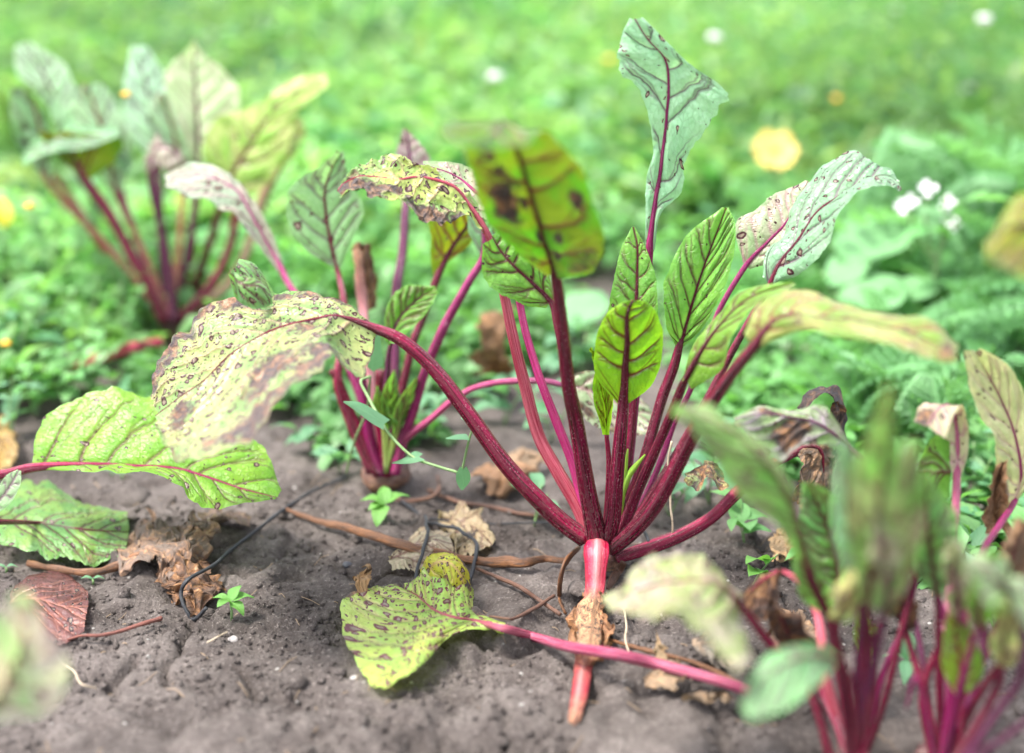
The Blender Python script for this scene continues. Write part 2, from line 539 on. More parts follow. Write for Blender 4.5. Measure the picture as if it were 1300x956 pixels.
M_LEAF, M_STALK, M_SOIL = leaf_material(), stalk_material(), soil_material()
M_WEED = plain_leaf('weed_leaf', (0.13, 0.33, 0.11), (0.22, 0.4, 0.12))
M_BLUE = plain_leaf('bindweed_leaf', (0.11, 0.26, 0.14), (0.14, 0.29, 0.14))
M_LIME = plain_leaf('seedling_leaf', (0.12, 0.3, 0.06), (0.16, 0.34, 0.07))
M_BROAD = plain_leaf('broad_leaf', (0.15, 0.33, 0.15), (0.18, 0.35, 0.14), trans=0.4)
M_CARROT = plain_leaf('feathery_leaf', (0.15, 0.34, 0.15), (0.2, 0.38, 0.16))
M_COVER = plain_leaf('cover_leaf', (0, 0, 0), use_attr=True, trans=0.5)
M_GSTEM = fibre('green_stem', (0.1, 0.2, 0.06), (0.2, 0.3, 0.12), 0.5)
M_BROWN = fibre('brown_stem', (0.03, 0.013, 0.008), (0.13, 0.055, 0.03))
M_ORANGE = fibre('orange_brown_stem', (0.03, 0.013, 0.007), (0.17, 0.066, 0.02))
M_CORD = fibre('dark_cord', (0.005, 0.006, 0.008), (0.016, 0.018, 0.024), 0.6)
M_TWIG = fibre('reddish_twig', (0.08, 0.02, 0.016), (0.22, 0.07, 0.045))
M_STRAW = fibre('pale_straw', (0.32, 0.24, 0.16), (0.5, 0.42, 0.32))
M_DULL = simple('dull_straw', (0.24, 0.17, 0.11), 0.8)
M_PETAL = simple('white_petal', (0.8, 0.78, 0.8), 0.6, 0.35)
M_YPETAL = simple('yellow_petal', (0.8, 0.55, 0.14), 0.6, 0.4)
M_YBUD = simple('yellow_bud', (0.75, 0.4, 0.03), 0.7)
M_STONE = simple('stone', (0.25, 0.23, 0.22), 0.8)
M_DSTONE = simple('dark_stone', (0.04, 0.04, 0.05), 0.5)

# ------------------------------------------------------------------ beet leaf builders
CRIM = dict(col=(0.055, 0.0006, 0.008), col2=(0.24, 0.003, 0.042), tipcol=(0.08, 0.002, 0.01))
DARK = dict(col=(0.03, 0.0005, 0.005), col2=(0.17, 0.002, 0.032), tipcol=(0.045, 0.0015, 0.007))
MAGE = dict(col=(0.12, 0.002, 0.04), col2=(0.32, 0.014, 0.13), tipcol=(0.16, 0.01, 0.08))
PINK = dict(col=(0.26, 0.006, 0.03), col2=(0.52, 0.12, 0.16), tipcol=(0.2, 0.008, 0.03))
VIOL = dict(col=(0.04, 0.0015, 0.017), col2=(0.13, 0.012, 0.07), tipcol=(0.1, 0.014, 0.06))
RUST = dict(col=(0.2, 0.05, 0.03), col2=(0.4, 0.14, 0.08), tipcol=(0.28, 0.16, 0.06))
SEED = [1.0]

FRESH = dict(col=(0.12, 0.31, 0.045), yel=0.45, yelcol=(0.22, 0.42, 0.07), veincol=(0.07, 0.004, 0.016), net=0.12, spot=0.03)
LIME = dict(col=(0.18, 0.4, 0.02), yel=0.5, yelcol=(0.3, 0.5, 0.02), veincol=(0.09, 0.003, 0.008), net=0.1, spot=0.03)
PALE = dict(col=(0.21, 0.42, 0.22), yel=0.45, yelcol=(0.3, 0.5, 0.24), veincol=(0.1, 0.012, 0.07), net=0.12, spot=0.05, sheen=0.25, veinamt=0.8)
GREY = dict(col=(0.3, 0.4, 0.22), yel=0.6, yelcol=(0.42, 0.36, 0.3), veincol=(0.3, 0.05, 0.15), net=0.12, spot=0.3, sheen=0.2, veinamt=0.6)
OLD = dict(col=(0.3, 0.44, 0.16), yel=0.9, yelcol=(0.56, 0.55, 0.2), veincol=(0.3, 0.06, 0.12), net=0.1, spot=0.6, veinamt=0.5)
OLIVE = dict(col=(0.15, 0.27, 0.015), yel=0.7, yelcol=(0.3, 0.32, 0.012), veincol=(0.16, 0.012, 0.02), net=0.12, spot=0.08)
WITHER = dict(col=(0.2, 0.13, 0.06), yel=0.5, yelcol=(0.3, 0.22, 0.1), veincol=(0.1, 0.04, 0.03), net=0.2, spot=0.1)

def set_props(o, dct):
    d0 = dict(seed=SEED[0], veinamt=0.95, sheen=0.0, spot=0.0, net=0.1, yel=0.3, yelcol=(0.2, 0.3, 0.03), dry=0.0,
              drycol=(0.4, 0.3, 0.2), spotcol=(0.05, 0.012, 0.018))
    d0.update(dct)
    for k_, v_ in d0.items():
        o[k_] = list(v_) if isinstance(v_, tuple) else float(v_)

def beet_prof(th):
    return 1 + 0.06 * np.cos(3 * th + 0.4) + 0.06 * np.cos(6 * th + 1) - 0.22 * np.exp(-((np.mod(th, 2 * np.pi) - np.pi) / 0.5) ** 2)

def stalk(root, S, d, w, tone, burn=None, speck=0.6, name='leaf_stalk', nper=7, flat=0.9, flatdir=None, stripe=0.0):
    """petiole (and midrib) through the points S, w = widths in picture pixels"""
    SEED[0] += 3.7
    P0 = pts3(S, d)
    n = (len(P0) - 1) * nper + 1
    t = np.linspace(0, 1, n)
    P = catmull(P0, t)
    R = interp(w, t) * 0.5 * px_size(P)
    R = R * (1 + 0.05 * vnoise(np.stack([t * 12, t * 0 + SEED[0], t * 0], 1), 5))
    V, F, uv, tt = tube_arrays(P, R, 18, beet_prof, flat, flatdir)
    b = interp(burn, tt) if burn is not None else np.zeros(len(V))
    if burn is not None:
        nn = vnoise(V * 160, 3)[:, None]
        V = V + (V - np.vstack([np.repeat(P, 18, 0), P[:1], P[-1:]])) * nn * 0.45 * b[:, None]
    th = uv[:, 0] * 2 * np.pi
    th = np.minimum(th, 2 * np.pi - th)
    o = mesh_obj(name, V, F, M_STALK, root, {'along': tt, 'burn': b, 'stripe': stripe * np.exp(-(th / 0.3) ** 2)}, uv)
    set_props(o, dict(tone, speck=speck))
    return o

def blade(parent, M, L, R, dM, dL, dR, style, hi=False, nveins=7, arch=0.0, pucker=0.16, ruffle=0.25, ragged=0.05,
          burns=(), edgeburn=0.0, allburn=0.0, crumple=0.0, cscale=90, veinw=0.085, name='leaf_blade', thick=False, vslope=1.0, res=None, **over):
    """leaf blade spanned by midrib M and margins L, R (each base to tip)"""
    SEED[0] += 2.3
    tv = np.linspace(0, 1, 40)
    A = [catmull(pts3(q, dd), tv) for q, dd in ((M, dM), (L, dL), (R, dR))]
    ln = np.linalg.norm(np.diff(A[0], axis=0), axis=1).sum() * 100
    wmax = max(np.linalg.norm(A[1] - A[0], axis=1).max(), np.linalg.norm(A[2] - A[0], axis=1).max()) * 100
    lmax = max(ln, *(np.linalg.norm(np.diff(a_, axis=0), axis=1).sum() * 100 for a_ in A[1:]))
    cell = 0.062 if hi else 0.12
    nv = int(min(190, max(40, lmax / cell))); nu = 2 * int(min(72, max(12, wmax / cell)))
    if res: nu, nv = res
    cellv, cellu = ln / nv, wmax * 2 / nu
    tv = np.linspace(0, 1, nv + 1)
    A = [catmull(pts3(q, dd), tv) for q, dd in ((M, dM), (L, dL), (R, dR))]
    u = np.linspace(-1, 1, nu + 1)
    rng = np.random.default_rng(int(SEED[0] * 10))
    au = np.abs(u)[None, :, None]
    side = np.where(u[None, :, None] < 0, A[1][:, None, :], A[2][:, None, :])
    # ragged outline
    rag = np.ones((nv + 1, nu + 1))
    for sgn, sd_ in ((-1, 1), (1, 2)):
        q = np.stack([tv * 9 + SEED[0], tv * 0 + sd_, tv * 0], 1)
        rr = 1 + ragged * (vnoise(q, 1) + 0.6 * vnoise(q * 3.1, 2) + 0.4 * vnoise(q * 7.7, 4)) * np.sin(np.pi * np.clip(tv, 0.02, 1)) ** 0.5
        sel = u < 0 if sgn < 0 else u > 0
        rag[:, sel] = rr[:, None]
    a = au * rag[:, :, None]
    V = A[0][:, None, :] * (1 - a) + side * a
    dv = np.gradient(V, axis=0); du = np.gradient(V, axis=1)
    N = np.cross(du, dv)
    N /= np.linalg.norm(N, axis=2, keepdims=True) + 1e-9
    # smooth normals near degenerate ends
    hw = np.stack([np.linalg.norm(A[1] - A[0], axis=1), np.linalg.norm(A[2] - A[0], axis=1)], 1) * 100
    ln = np.linalg.norm(np.diff(A[0], axis=0), axis=1).sum() * 100
    HW = np.where(u[None, :] < 0, hw[:, :1], hw[:, 1:])
    x = np.abs(u)[None, :] * HW                               # cm from midrib
    y = tv[:, None] * ln
    vein = np.zeros((nv + 1, nu + 1)); dmin = np.full((nv + 1, nu + 1), 9.0)
    hwm = hw.mean()
    for sgn, mask in ((-1, u < 0), (1, u >= 0)):
        a1 = np.abs(u[mask])[None, :]
        xs = x[:, mask]
        ys = np.broadcast_to(y, x.shape)[:, mask]
        for i in range(nveins):
            y0 = ln * (0.03 + 0.86 * (i + 0.5 * (sgn > 0) + 0.3 * rng.uniform(-1, 1)) / nveins)
            sl = (0.75 + 0.5 * i / nveins) * vslope * rng.uniform(0.85, 1.2)
            bend = rng.uniform(0.25, 0.6)
            wob = 0.18 * np.sin(a1 * rng.uniform(5, 9) + rng.uniform(0, 6))
            cur = y0 + sl * xs * (1 - bend * 0.5 + bend * a1) + wob * a1
            dist = np.abs(ys - cur) * 0.75
            wid = np.maximum(veinw * (1.3 - 0.95 * a1) * (0.8 + 0.4 * (hwm > 2)), 0.62 * max(cellv, cellu * sl * 1.15))
            m = np.exp(-(dist / wid) ** 2) * np.clip((0.97 - a1) * 8, 0, 1)
            vein[:, mask] = np.maximum(vein[:, mask], m)
            dmin[:, mask] = np.minimum(dmin[:, mask], dist)
            for br, k_, uf in ((-1, 0.9, rng.uniform(0.3, 0.5)), (1, 0.7, rng.uniform(0.45, 0.7)), (-1, 1.5, rng.uniform(0.6, 0.75)), (1, 1.4, rng.uniform(0.2, 0.4))):
                if rng.random() < 0.8:
                    c2 = cur + br * k_ * (a1 - uf) * hwm * 0.6
                    d2 = np.abs(ys - c2) * 0.75
                    m2 = np.exp(-(d2 / np.maximum(wid * 0.7, 0.6 * max(cellv, cellu * abs(sl + br * k_ * 0.6) * 1.15))) ** 2) * np.clip((a1 - uf) * 20, 0, 1) * np.clip((0.95 - a1) * 6, 0, 1) * 0.65
                    vein[:, mask] = np.maximum(vein[:, mask], m2)
    mid = np.exp(-(x / (veinw * (2.4 - 1.7 * tv[:, None]))) ** 2)
    vein = np.maximum(vein, mid)
    spacing = ln / nveins * 0.4
    bul = np.sqrt(np.clip(dmin / spacing, 0, 1)) * np.clip(x / 0.6, 0, 1) * (1 - np.abs(u)[None, :] ** 4)
    size = min(1.0, hwm / 2.0)
    disp = 1.5 * pucker * size * bul + arch * np.sin(np.pi * np.abs(u))[None, :] * hwm
    for sgn, mask in ((-1, u < 0), (1, u >= 0)):
        q = np.stack([tv * ln * 0.55 + SEED[0] * 3, tv * 0 + sgn * 3.3, tv * 0], 1)
        rf = vnoise(q, 6) + 0.5 * vnoise(q * 2.3, 7)
        disp[:, mask] += ruffle * size * rf[:, None] * (np.abs(u[mask])[None, :] ** 2.5) * np.sin(np.pi * np.clip(tv, 0.0, 1))[:, None] ** 0.5
    cr_ = V.reshape(-1, 3) * 100 + SEED[0]
    disp = disp + 0.05 * size * (vnoise(cr_ * 1.1, 61) + 0.6 * vnoise(cr_ * 2.4, 62)).reshape(disp.shape) * np.clip(x / 0.5, 0, 1)
    env = np.clip(hw.mean(1) / (0.35 * hw.mean() + 1e-6), 0, 1)[:, None]
    V = V + N * (disp * env)[:, :, None] * 0.01
    V = V.reshape(-1, 3)
    if crumple:
        q = V * cscale + SEED[0]
        lim = (0.25 + 0.75 * np.abs(np.tile(u, nv + 1)))[:, None]
        V = V + crumple * 0.01 * lim * np.stack([fbm(q, 41), fbm(q, 42), fbm(q, 43)], 1)
    U2, T2 = np.tile(u, nv + 1), np.repeat(tv, nu + 1)
    bn = np.full(len(V), float(allburn))
    for (bu, bv, ru, rv, st) in burns:
        bn = np.maximum(bn, st * np.exp(-(((U2 - bu) / ru) ** 2 + ((T2 - bv) / rv) ** 2)))
    if edgeburn:
        nz = vnoise(np.stack([T2 * 6 + SEED[0], np.sign(U2) * 5, T2 * 0], 1), 9)
        bn = np.maximum(bn, np.clip(edgeburn * np.clip((np.abs(U2) - 0.72 + 0.2 * nz) * 4, 0, 1), 0, 1))
    uvx = (U2.reshape(nv + 1, nu + 1) * HW).ravel()
    uv = np.stack([uvx + SEED[0], T2 * ln], 1)
    F = grid_faces(nv + 1, nu + 1)
    o = mesh_obj(name, V, F, M_LEAF, parent, {'vein': vein.ravel(), 'burn': bn}, uv)
    st = dict(style); st.update(over)
    set_props(o, st)
    return o

def leaf(root, S, dS, w, tone, M, L, R, dM, dL, dR, style, speck=0.6, rib=True, ribw=0.6, **kw):
    """petiole with its midrib, and the blade as the petiole's sub-part"""
    st = list(S)
    S3 = pts3(S, dS)
    if rib:
        M3 = pts3(M, dM)
        path = [p for p in S3] + [p for p in M3[1:]]
        nS = len(S3)
        wS = list(interp(w, np.linspace(0, 1, nS)))
        wM = list(np.linspace(wS[-1] * ribw, 0.8, len(M3) - 1))
        o = stalk(root, path, 0, wS + wM, tone, speck=speck)
    else:
        o = stalk(root, list(S3), 0, w, tone, speck=speck)
    b = blade(o, M, L, R, dM, dL, dR, style, **kw)
    return o, b

def crown(root, c, r, col=((0.06, 0.02, 0.022), (0.12, 0.045, 0.045))):
    n, m = 14, 20
    th = np.linspace(0, 2 * np.pi, m, endpoint=False)
    ph = np.linspace(-0.5 * np.pi, 0.5 * np.pi, n)
    V = np.stack([np.outer(np.cos(ph), np.cos(th)), np.outer(np.cos(ph), np.sin(th)), np.outer(np.sin(ph), np.ones(m)) * 0.85], -1).reshape(-1, 3)
    V = V * (1 + 0.16 * vnoise(V * 2.2 + SEED[0], 2))[:, None] * r + np.array(c)
    uv = np.stack([np.tile(th / 6.283, n), np.repeat(ph * r * 100, m)], 1)
    o = mesh_obj('crown', V, grid_faces(n, m, True), M_STALK, root, {'along': np.zeros(len(V)), 'burn': np.clip(0.5 - (V[:, 2] - c[2]) / r, 0, 1) * 0.7}, uv)
    set_props(o, dict(col=col[0], col2=col[1], tipcol=col[0], speck=0.8))
    return o

# ------------------------------------------------------------------ the setting: soil
def axis(lo, hi, step, far_lo, far_hi, grow=1.22):
    a = list(np.arange(lo, hi, step))
    s, x = step, a[-1]
    while x < far_hi:
        s = min(s * grow, 12); x += s; a.append(x)
    s, x = step, a[0]; pre = []
    while x > far_lo:
        s = min(s * grow, 12); x -= s; pre.append(x)
    return np.array(pre[::-1] + a)

gx = axis(-0.42, 0.42, 0.0026, -160, 160, 1.12)
gy = axis(0.56, 1.0, 0.0026, -8, 300, 1.06)
GX, GY = np.meshgrid(gx, gy)
gv = np.stack([GX.ravel(), GY.ravel(), np.zeros(GX.size)], 1)
gv[:, 2] = ground_h(gv[:, 0], gv[:, 1])
tag(mesh_obj('ground', gv, grid_faces(len(gy), len(gx)), M_SOIL), 'bare crumbly grey brown garden soil', kind='structure')

# loose crumbs of soil
ico_v = []
t_ = (1 + 5 ** 0.5) / 2
ico_v = np.array([(-1, t_, 0), (1, t_, 0), (-1, -t_, 0), (1, -t_, 0), (0, -1, t_), (0, 1, t_), (0, -1, -t_), (0, 1, -t_), (t_, 0, -1), (t_, 0, 1), (-t_, 0, -1), (-t_, 0, 1)], float)
ico_v /= np.linalg.norm(ico_v[0])
ico_f = np.array([(0, 11, 5), (0, 5, 1), (0, 1, 7), (0, 7, 10), (0, 10, 11), (1, 5, 9), (5, 11, 4), (11, 10, 2), (10, 7, 6), (7, 1, 8), (3, 9, 4), (3, 4, 2), (3, 2, 6), (3, 6, 8), (3, 8, 9), (4, 9, 5), (2, 4, 11), (6, 2, 10), (8, 6, 7), (9, 8, 1)])
nc_ = 15000
cyy = RNG.uniform(0.58, 1.0, nc_) ; cyy[nc_ * 3 // 4:] = RNG.uniform(1.0, 1.9, nc_ - nc_ * 3 // 4)
cxx = RNG.uniform(-0.45, 0.45, nc_) * cyy
clump = vnoise(np.stack([cxx * 14, cyy * 14, cyy * 0], 1), 77)
kp = clump > -0.25
cxx, cyy = cxx[kp], cyy[kp]
cs = np.exp(RNG.normal(math.log(0.00085), 0.62, len(cxx))).clip(0.0004, 0.0055)
zz = ground_h(cxx, cyy)
cv = ico_v[None] * (1 + 0.3 * RNG.uniform(-1, 1, (len(cxx), 12, 1))) * (cs[:, None, None] * RNG.uniform(0.6, 1.3, (len(cxx), 1, 3)))
cv = cv + np.stack([cxx, cyy, zz + cs * 0.25], 1)[:, None, :]
cf = (ico_f[None] + (np.arange(len(cxx)) * 12)[:, None, None]).reshape(-1, 3)
tag(mesh_obj('soil_crumbs', cv.reshape(-1, 3), cf, M_SOIL, smooth=False), 'loose crumbs of grey brown soil scattered over the bed', 'soil', kind='stuff')

ns_ = 420
sx = RNG.uniform(0.6, 1.5, ns_); sxx = RNG.uniform(-0.42, 0.42, ns_) * sx
sa = RNG.uniform(0, np.pi, ns_); sl_ = np.exp(RNG.normal(math.log(0.003), .6, ns_)).clip(.001, .012)
zb = ground_h(sxx, sx) + 0.0006
e0 = np.stack([sxx - np.cos(sa) * sl_, sx - np.sin(sa) * sl_, ground_h(sxx - np.cos(sa) * sl_, sx - np.sin(sa) * sl_) + 0.0005], 1)
e1 = np.stack([sxx + np.cos(sa) * sl_, sx + np.sin(sa) * sl_, ground_h(sxx + np.cos(sa) * sl_, sx + np.sin(sa) * sl_) + 0.0012], 1)
md = np.stack([sxx, sx, zb + 0.0008], 1)
wd_ = np.stack([-np.sin(sa), np.cos(sa), sa * 0], 1) * RNG.uniform(0.00012, 0.0004, ns_)[:, None]
up_ = np.array((0, 0, 0.0005))
sv = np.stack([e0 - wd_, e0 + wd_, e0 + up_, md - wd_, md + wd_, md + up_, e1 - wd_, e1 + wd_, e1 + up_], 1).reshape(-1, 3)
sf = np.array([(0, 3, 5, 2), (1, 2, 5, 4), (0, 1, 4, 3), (3, 6, 8, 5), (4, 5, 8, 7), (3, 4, 7, 6)])
sf = (sf[None] + (np.arange(ns_) * 9)[:, None, None]).reshape(-1, 4)
tag(mesh_obj('soil_litter', sv, sf, M_DULL, uv=np.tile(np.array([(0, 0)] * 9), (ns_, 1)), smooth=False), 'tiny bits of straw and root scattered on the soil', 'litter', kind='stuff')

# ------------------------------------------------------------------ the main beet
mb = thing('beet_plant', 'large beet in the middle with a fan of crimson stalks and dark veined leaves', 'beet', W(764, 702, 0))
crown(mb, W(767, 706, 1.2), 0.0135)

# long stalk arching left to the big spotted leaf
o, b = leaf(mb, [(742, 684), (704, 655), (645, 594), (592, 522), (552, 470), (512, 434), (481, 419)], (-0.5, -1, -1, -1), (22.5, 22.5, 21.6, 19.8, 18.0, 16.2, 12.6), CRIM,
     [(481, 419), (433, 402), (403, 404), (354, 416), (324, 430), (290, 452), (260, 482), (227, 505), (197, 528)],
     [(481, 416), (440, 385), (405, 366), (350, 374), (318, 384), (255, 395), (218, 432), (196, 462), (190, 505)],
     [(478, 425), (455, 478), (425, 448), (398, 482), (350, 505), (310, 555), (245, 592), (214, 572), (196, 540)],
     (-1, -3, -4, -4), (-1, 0, 1, 1, 0), (-1, -7, -11, -13, -14, -12, -7), OLD, hi=True, nveins=8, ruffle=0.5, pucker=0.2, ragged=0.1,
     ribw=0.3, dry=0.45, drycol=(0.07, 0.05, 0.055), col=(0.22, 0.37, 0.12), yelcol=(0.4, 0.42, 0.17), spot=0.95, sheen=0.3, edgeburn=0.55, crumple=0.12,
     burns=((0.5, 0.48, 0.25, 0.2, 0.75), (0.75, 0.3, 0.25, 0.16, 0.75), (0.85, 0.6, 0.2, 0.2, 0.7), (0.3, 0.86, 0.4, 0.1, 0.65), (-0.95, 0.75, 0.12, 0.2, 0.7), (0.1, 0.3, 0.2, 0.12, 0.55)))
# the curled-up bit of its far margin
blade(o, [(388, 380), (365, 383), (345, 384), (330, 372), (316, 352), (300, 338)],
      [(392, 372), (366, 369), (350, 372), (338, 352), (322, 334), (303, 329)],
      [(388, 386), (368, 392), (348, 392), (326, 394), (303, 382), (290, 350)],
      (0, 0, -1), (1, 1.5, 1.5), (0, -1, -2.5), FRESH, nveins=4, spot=0.35, sheen=0.3, col=(0.14, 0.3, 0.1), ruffle=0.15, edgeburn=0.25, name='curled_margin')
blade(o, [(296, 345), (300, 356), (312, 362), (330, 364), (345, 378)],
      [(290, 336), (296, 344), (312, 350), (330, 356), (345, 374)],
      [(303, 380), (312, 386), (322, 390), (335, 390), (346, 386)],
      (-2.6, -3, -2), (-2.4, -2.4, -1.5), (-3, -3, -2), FRESH, nveins=3, spot=0.5, sheen=0.3, col=(0.15, 0.3, 0.12), ruffle=0.1, name='curled_margin')

# pale pink stalk behind and its scorched leaf
leaf(mb, [(748, 682), (733, 643), (706, 596), (683, 552), (666, 489), (652, 432), (641, 380), (628, 325), (616, 292)], (1, 2, 3, 3, 3, 2.5), (17.1, 17.1, 16.2, 15.3, 13.5, 10.8, 8.1), PINK,
     [(616, 292), (594, 258), (576, 237), (547, 227), (525, 225), (507, 228), (478, 225), (456, 224), (438, 232), (428, 243)],
     [(617, 288), (601, 256), (580, 236), (560, 218), (538, 207), (519, 200), (497, 198), (470, 203), (446, 215), (428, 238)],
     [(615, 296), (596, 272), (577, 278), (558, 288), (536, 282), (516, 260), (497, 252), (476, 248), (452, 240), (432, 252)],
     (2.5, 2, 1, 0.5), (2.5, 3, 2.5, 1), (2.5, 0.5, -1, -1.5, -0.5), OLD, hi=True, nveins=6, ruffle=0.35, ragged=0.08, speck=0.2,
     col=(0.26, 0.42, 0.15), yelcol=(0.4, 0.44, 0.12), spot=0.8, sheen=0.3, crumple=0.3, cscale=150, dry=0.5, drycol=(0.05, 0.04, 0.04),
     burns=((0.85, 0.4, 0.33, 0.17, 1.0), (0.6, 0.8, 0.6, 0.14, 1.0), (0.4, 0.62, 0.25, 0.1, 0.9), (0.0, 1.0, 1.0, 0.2, 1.1), (0.9, 0.2, 0.2, 0.1, 0.7)))
# crimson stalk behind it
leaf(mb, [(752, 688), (741, 643), (726, 587), (708, 540), (686, 483), (668, 425), (660, 387), (650, 330), (645, 275)], (1, 2, 2.5, 4, 4), (13.5, 12.6, 11.7, 10.8, 9.9, 9.0, 7.2), dict(MAGE, col=(0.25, 0.008, 0.07), col2=(0.48, 0.03, 0.18)),
     [(645, 275), (607, 246), (588, 230), (569, 219), (538, 209)],
     [(645, 268), (630, 232), (605, 216), (575, 207), (537, 205)],
     [(643, 283), (612, 276), (590, 252), (565, 232), (538, 212)], (4, 6, 6), (4, 7, 6.5), (4, 4, 5), GREY, nveins=5, sheen=0.3)

# dark front stalk with the big leaf that bends towards the camera
leaf(mb, [(760, 694), (748, 637), (739, 584), (731, 536), (722, 492), (714, 420), (704, 342)], (-1, -2, -3, -6, -9), (27.0, 22.5, 19.8, 18.0, 16.2, 13.5), DARK,
     [(704, 342), (692, 308), (678, 261), (662, 208), (648, 168), (640, 154), (618, 176), (600, 184)],
     [(694, 350), (652, 318), (616, 276), (600, 218), (582, 172), (572, 157), (560, 164), (560, 172)],
     [(712, 354), (752, 345), (764, 300), (746, 236), (714, 184), (690, 164), (668, 184), (622, 190)],
     (-9, -11, -13, -16, -19, -21, -23.5, -25), (-9, -12, -14, -16.5, -19, -21, -23, -24.5), (-9, -12, -14, -16.5, -19, -21, -23, -24.5), OLIVE,
     hi=True, nveins=7, ruffle=0.25, col=(0.07, 0.24, 0.01), yelcol=(0.17, 0.16, 0.008), yel=0.6, veincol=(0.13, 0.008, 0.015), spot=0.0, sheen=0.45,
     burns=((-0.5, 0.33, 0.42, 0.14, 0.72), (-0.7, 0.6, 0.35, 0.16, 0.5), (0.8, 0.15, 0.35, 0.1, 0.55)) + tuple((_q.uniform(-.8, .8), _q.uniform(.08, .72), _q.uniform(.07, .16), _q.uniform(.02, .05), _q.uniform(.55, .8)) for _q in [random.Random(3)] for _ in range(16)))
# small glossy green leaf under it
leaf(mb, [(757, 690), (741, 600), (726, 520), (714, 450), (706, 410), (699, 383)], (0, 0, 0.5, 1), (10.8, 9.9, 9.0, 8.1, 7.2), DARK,
     [(699, 383), (674, 358), (651, 337), (635, 318), (624, 300)],
     [(692, 391), (662, 386), (634, 374), (613, 352), (612, 310)],
     [(703, 380), (697, 345), (688, 318), (674, 303), (640, 288)], (1, 0.5, 0.5), (1, -1, -1), (1, 1, 1.5), FRESH, hi=True, nveins=5, veinw=0.11, ruffle=0.2, pucker=0.25, sheen=0.1)
# centre stalk with the back-lit oval leaf
leaf(mb, [(767, 695), (778, 660), (783, 600), (787, 555), (791, 512)], (-1, -1.5, -2, -2), (18.0, 18.9, 18.0, 16.2, 14.4), DARK,
     [(791, 512), (794, 462), (796, 436), (796, 402), (802, 384), (805, 382)],
     [(785, 514), (757, 478), (755, 440), (766, 404), (786, 386), (799, 381)],
     [(798, 513), (829, 486), (842, 440), (834, 398), (820, 383), (810, 381)],
     (-2, -3, -4, -5, -5), (-2, -2.5, -4, -5), (-2, -2.5, -4, -5), LIME, hi=True, nveins=6, veinw=0.12, ruffle=0.08, pucker=0.2, ragged=0.02, spot=0.0, vslope=0.8)
# furled leaf on a thin stalk beside it
leaf(mb, [(766, 690), (771, 640), (773, 590), (770, 552)], (1, 1, 1), (8.1, 8.1, 7.2, 5.4), CRIM,
     [(770, 552), (769, 520), (765, 485), (757, 455), (750, 441)],
     [(765, 552), (759, 520), (757, 480), (750, 455), (748, 443)],
     [(774, 552), (779, 515), (773, 480), (763, 455), (752, 441)], (1, 1), (0, -0.5, 0), (0, -0.5, 0), LIME, nveins=7, ruffle=0.4, veinw=0.05)
# upright leaf behind the oval one
leaf(mb, [(775, 692), (790, 620), (800, 560), (804, 500), (804, 452)], (1, 2, 3, 3), (13.5, 12.6, 11.7, 9.9), DARK,
     [(804, 452), (806, 420), (808, 377), (809, 345), (809, 312), (804, 288)],
     [(798, 455), (771, 425), (773, 384), (780, 350), (788, 317), (802, 288)],
     [(809, 455), (833, 420), (835, 380), (832, 350), (821, 317), (806, 288)], (3, 3.5, 4), (3, 3, 4), (3, 3, 4), FRESH, hi=True, nveins=6, veinw=0.09, ruffle=0.12, ragged=0.03, col=(0.14, 0.34, 0.06), sheen=0.15)
# tall right-hand leaf, bright green, upper face towards the camera
leaf(mb, [(772, 695), (785, 675), (802, 631), (818, 584), (832, 533), (842, 500), (855, 466), (862, 440)], (0, 1, 2, 2), (16.2, 16.2, 15.3, 14.4, 13.5, 13.5, 12.6, 9.9), DARK,
     [(862, 440), (867, 427), (877, 391), (891, 346), (906, 306), (922, 264)],
     [(857, 438), (846, 415), (843, 385), (845, 355), (872, 300), (917, 263)],
     [(868, 440), (889, 420), (911, 384), (928, 338), (934, 290), (925, 263)], (2, 2, 2.5), (2, 1, 2.5), (2, 1, 2.5), FRESH, hi=True, nveins=7, veinw=0.085, ruffle=0.18, pucker=0.26, ragged=0.03, vslope=1.2, col=(0.15, 0.37, 0.06), sheen=0.12)
# the tallest leaf, pale green
leaf(mb, [(774, 694), (795, 600), (806, 500), (815, 420), (822, 345), (825, 312)], (1, 3, 4, 4), (13.5, 13.5, 12.6, 11.7, 10.8, 10.8), MAGE,
     [(825, 312), (832, 256), (839, 213), (846, 153), (849, 107), (844, 74), (823, 50), (806, 24)],
     [(819, 310), (820, 262), (820, 230), (831, 178), (816, 118), (790, 84), (788, 52), (800, 22)],
     [(831, 318), (839, 272), (866, 240), (872, 204), (904, 150), (921, 113), (868, 72), (816, 22)],
     (4, 3, 2, 1.5), (4, 3, 2), (4, 2.5, 1.5), PALE, hi=True, nveins=6, veinw=0.07, ruffle=0.7, pucker=0.26, ragged=0.1, vslope=1.35, spot=0.12,
     col=(0.26, 0.47, 0.3), yelcol=(0.34, 0.53, 0.35), veincol=(0.1, 0.01, 0.06), sheen=0.4)
# second dark stalk on the right and its partly blurred leaf
leaf(mb, [(777, 693), (787, 681), (806, 631), (828, 580), (849, 533), (864, 495), (872, 478)], (0, -1, -3, -5), (13.5, 13.5, 13.5, 12.6, 11.7, 9.0), DARK,
     [(872, 478), (890, 446), (915, 412), (950, 380), (1008, 360)],
     [(866, 484), (880, 436), (912, 400), (945, 368), (1006, 357)],
     [(878, 494), (915, 470), (930, 425), (965, 384), (1010, 362)], (-5, -6, -8), (-5, -5, -8), (-5, -8, -9), FRESH, nveins=6, veinw=0.1, ruffle=0.3, col=(0.15, 0.29, 0.03), sheen=0.25)
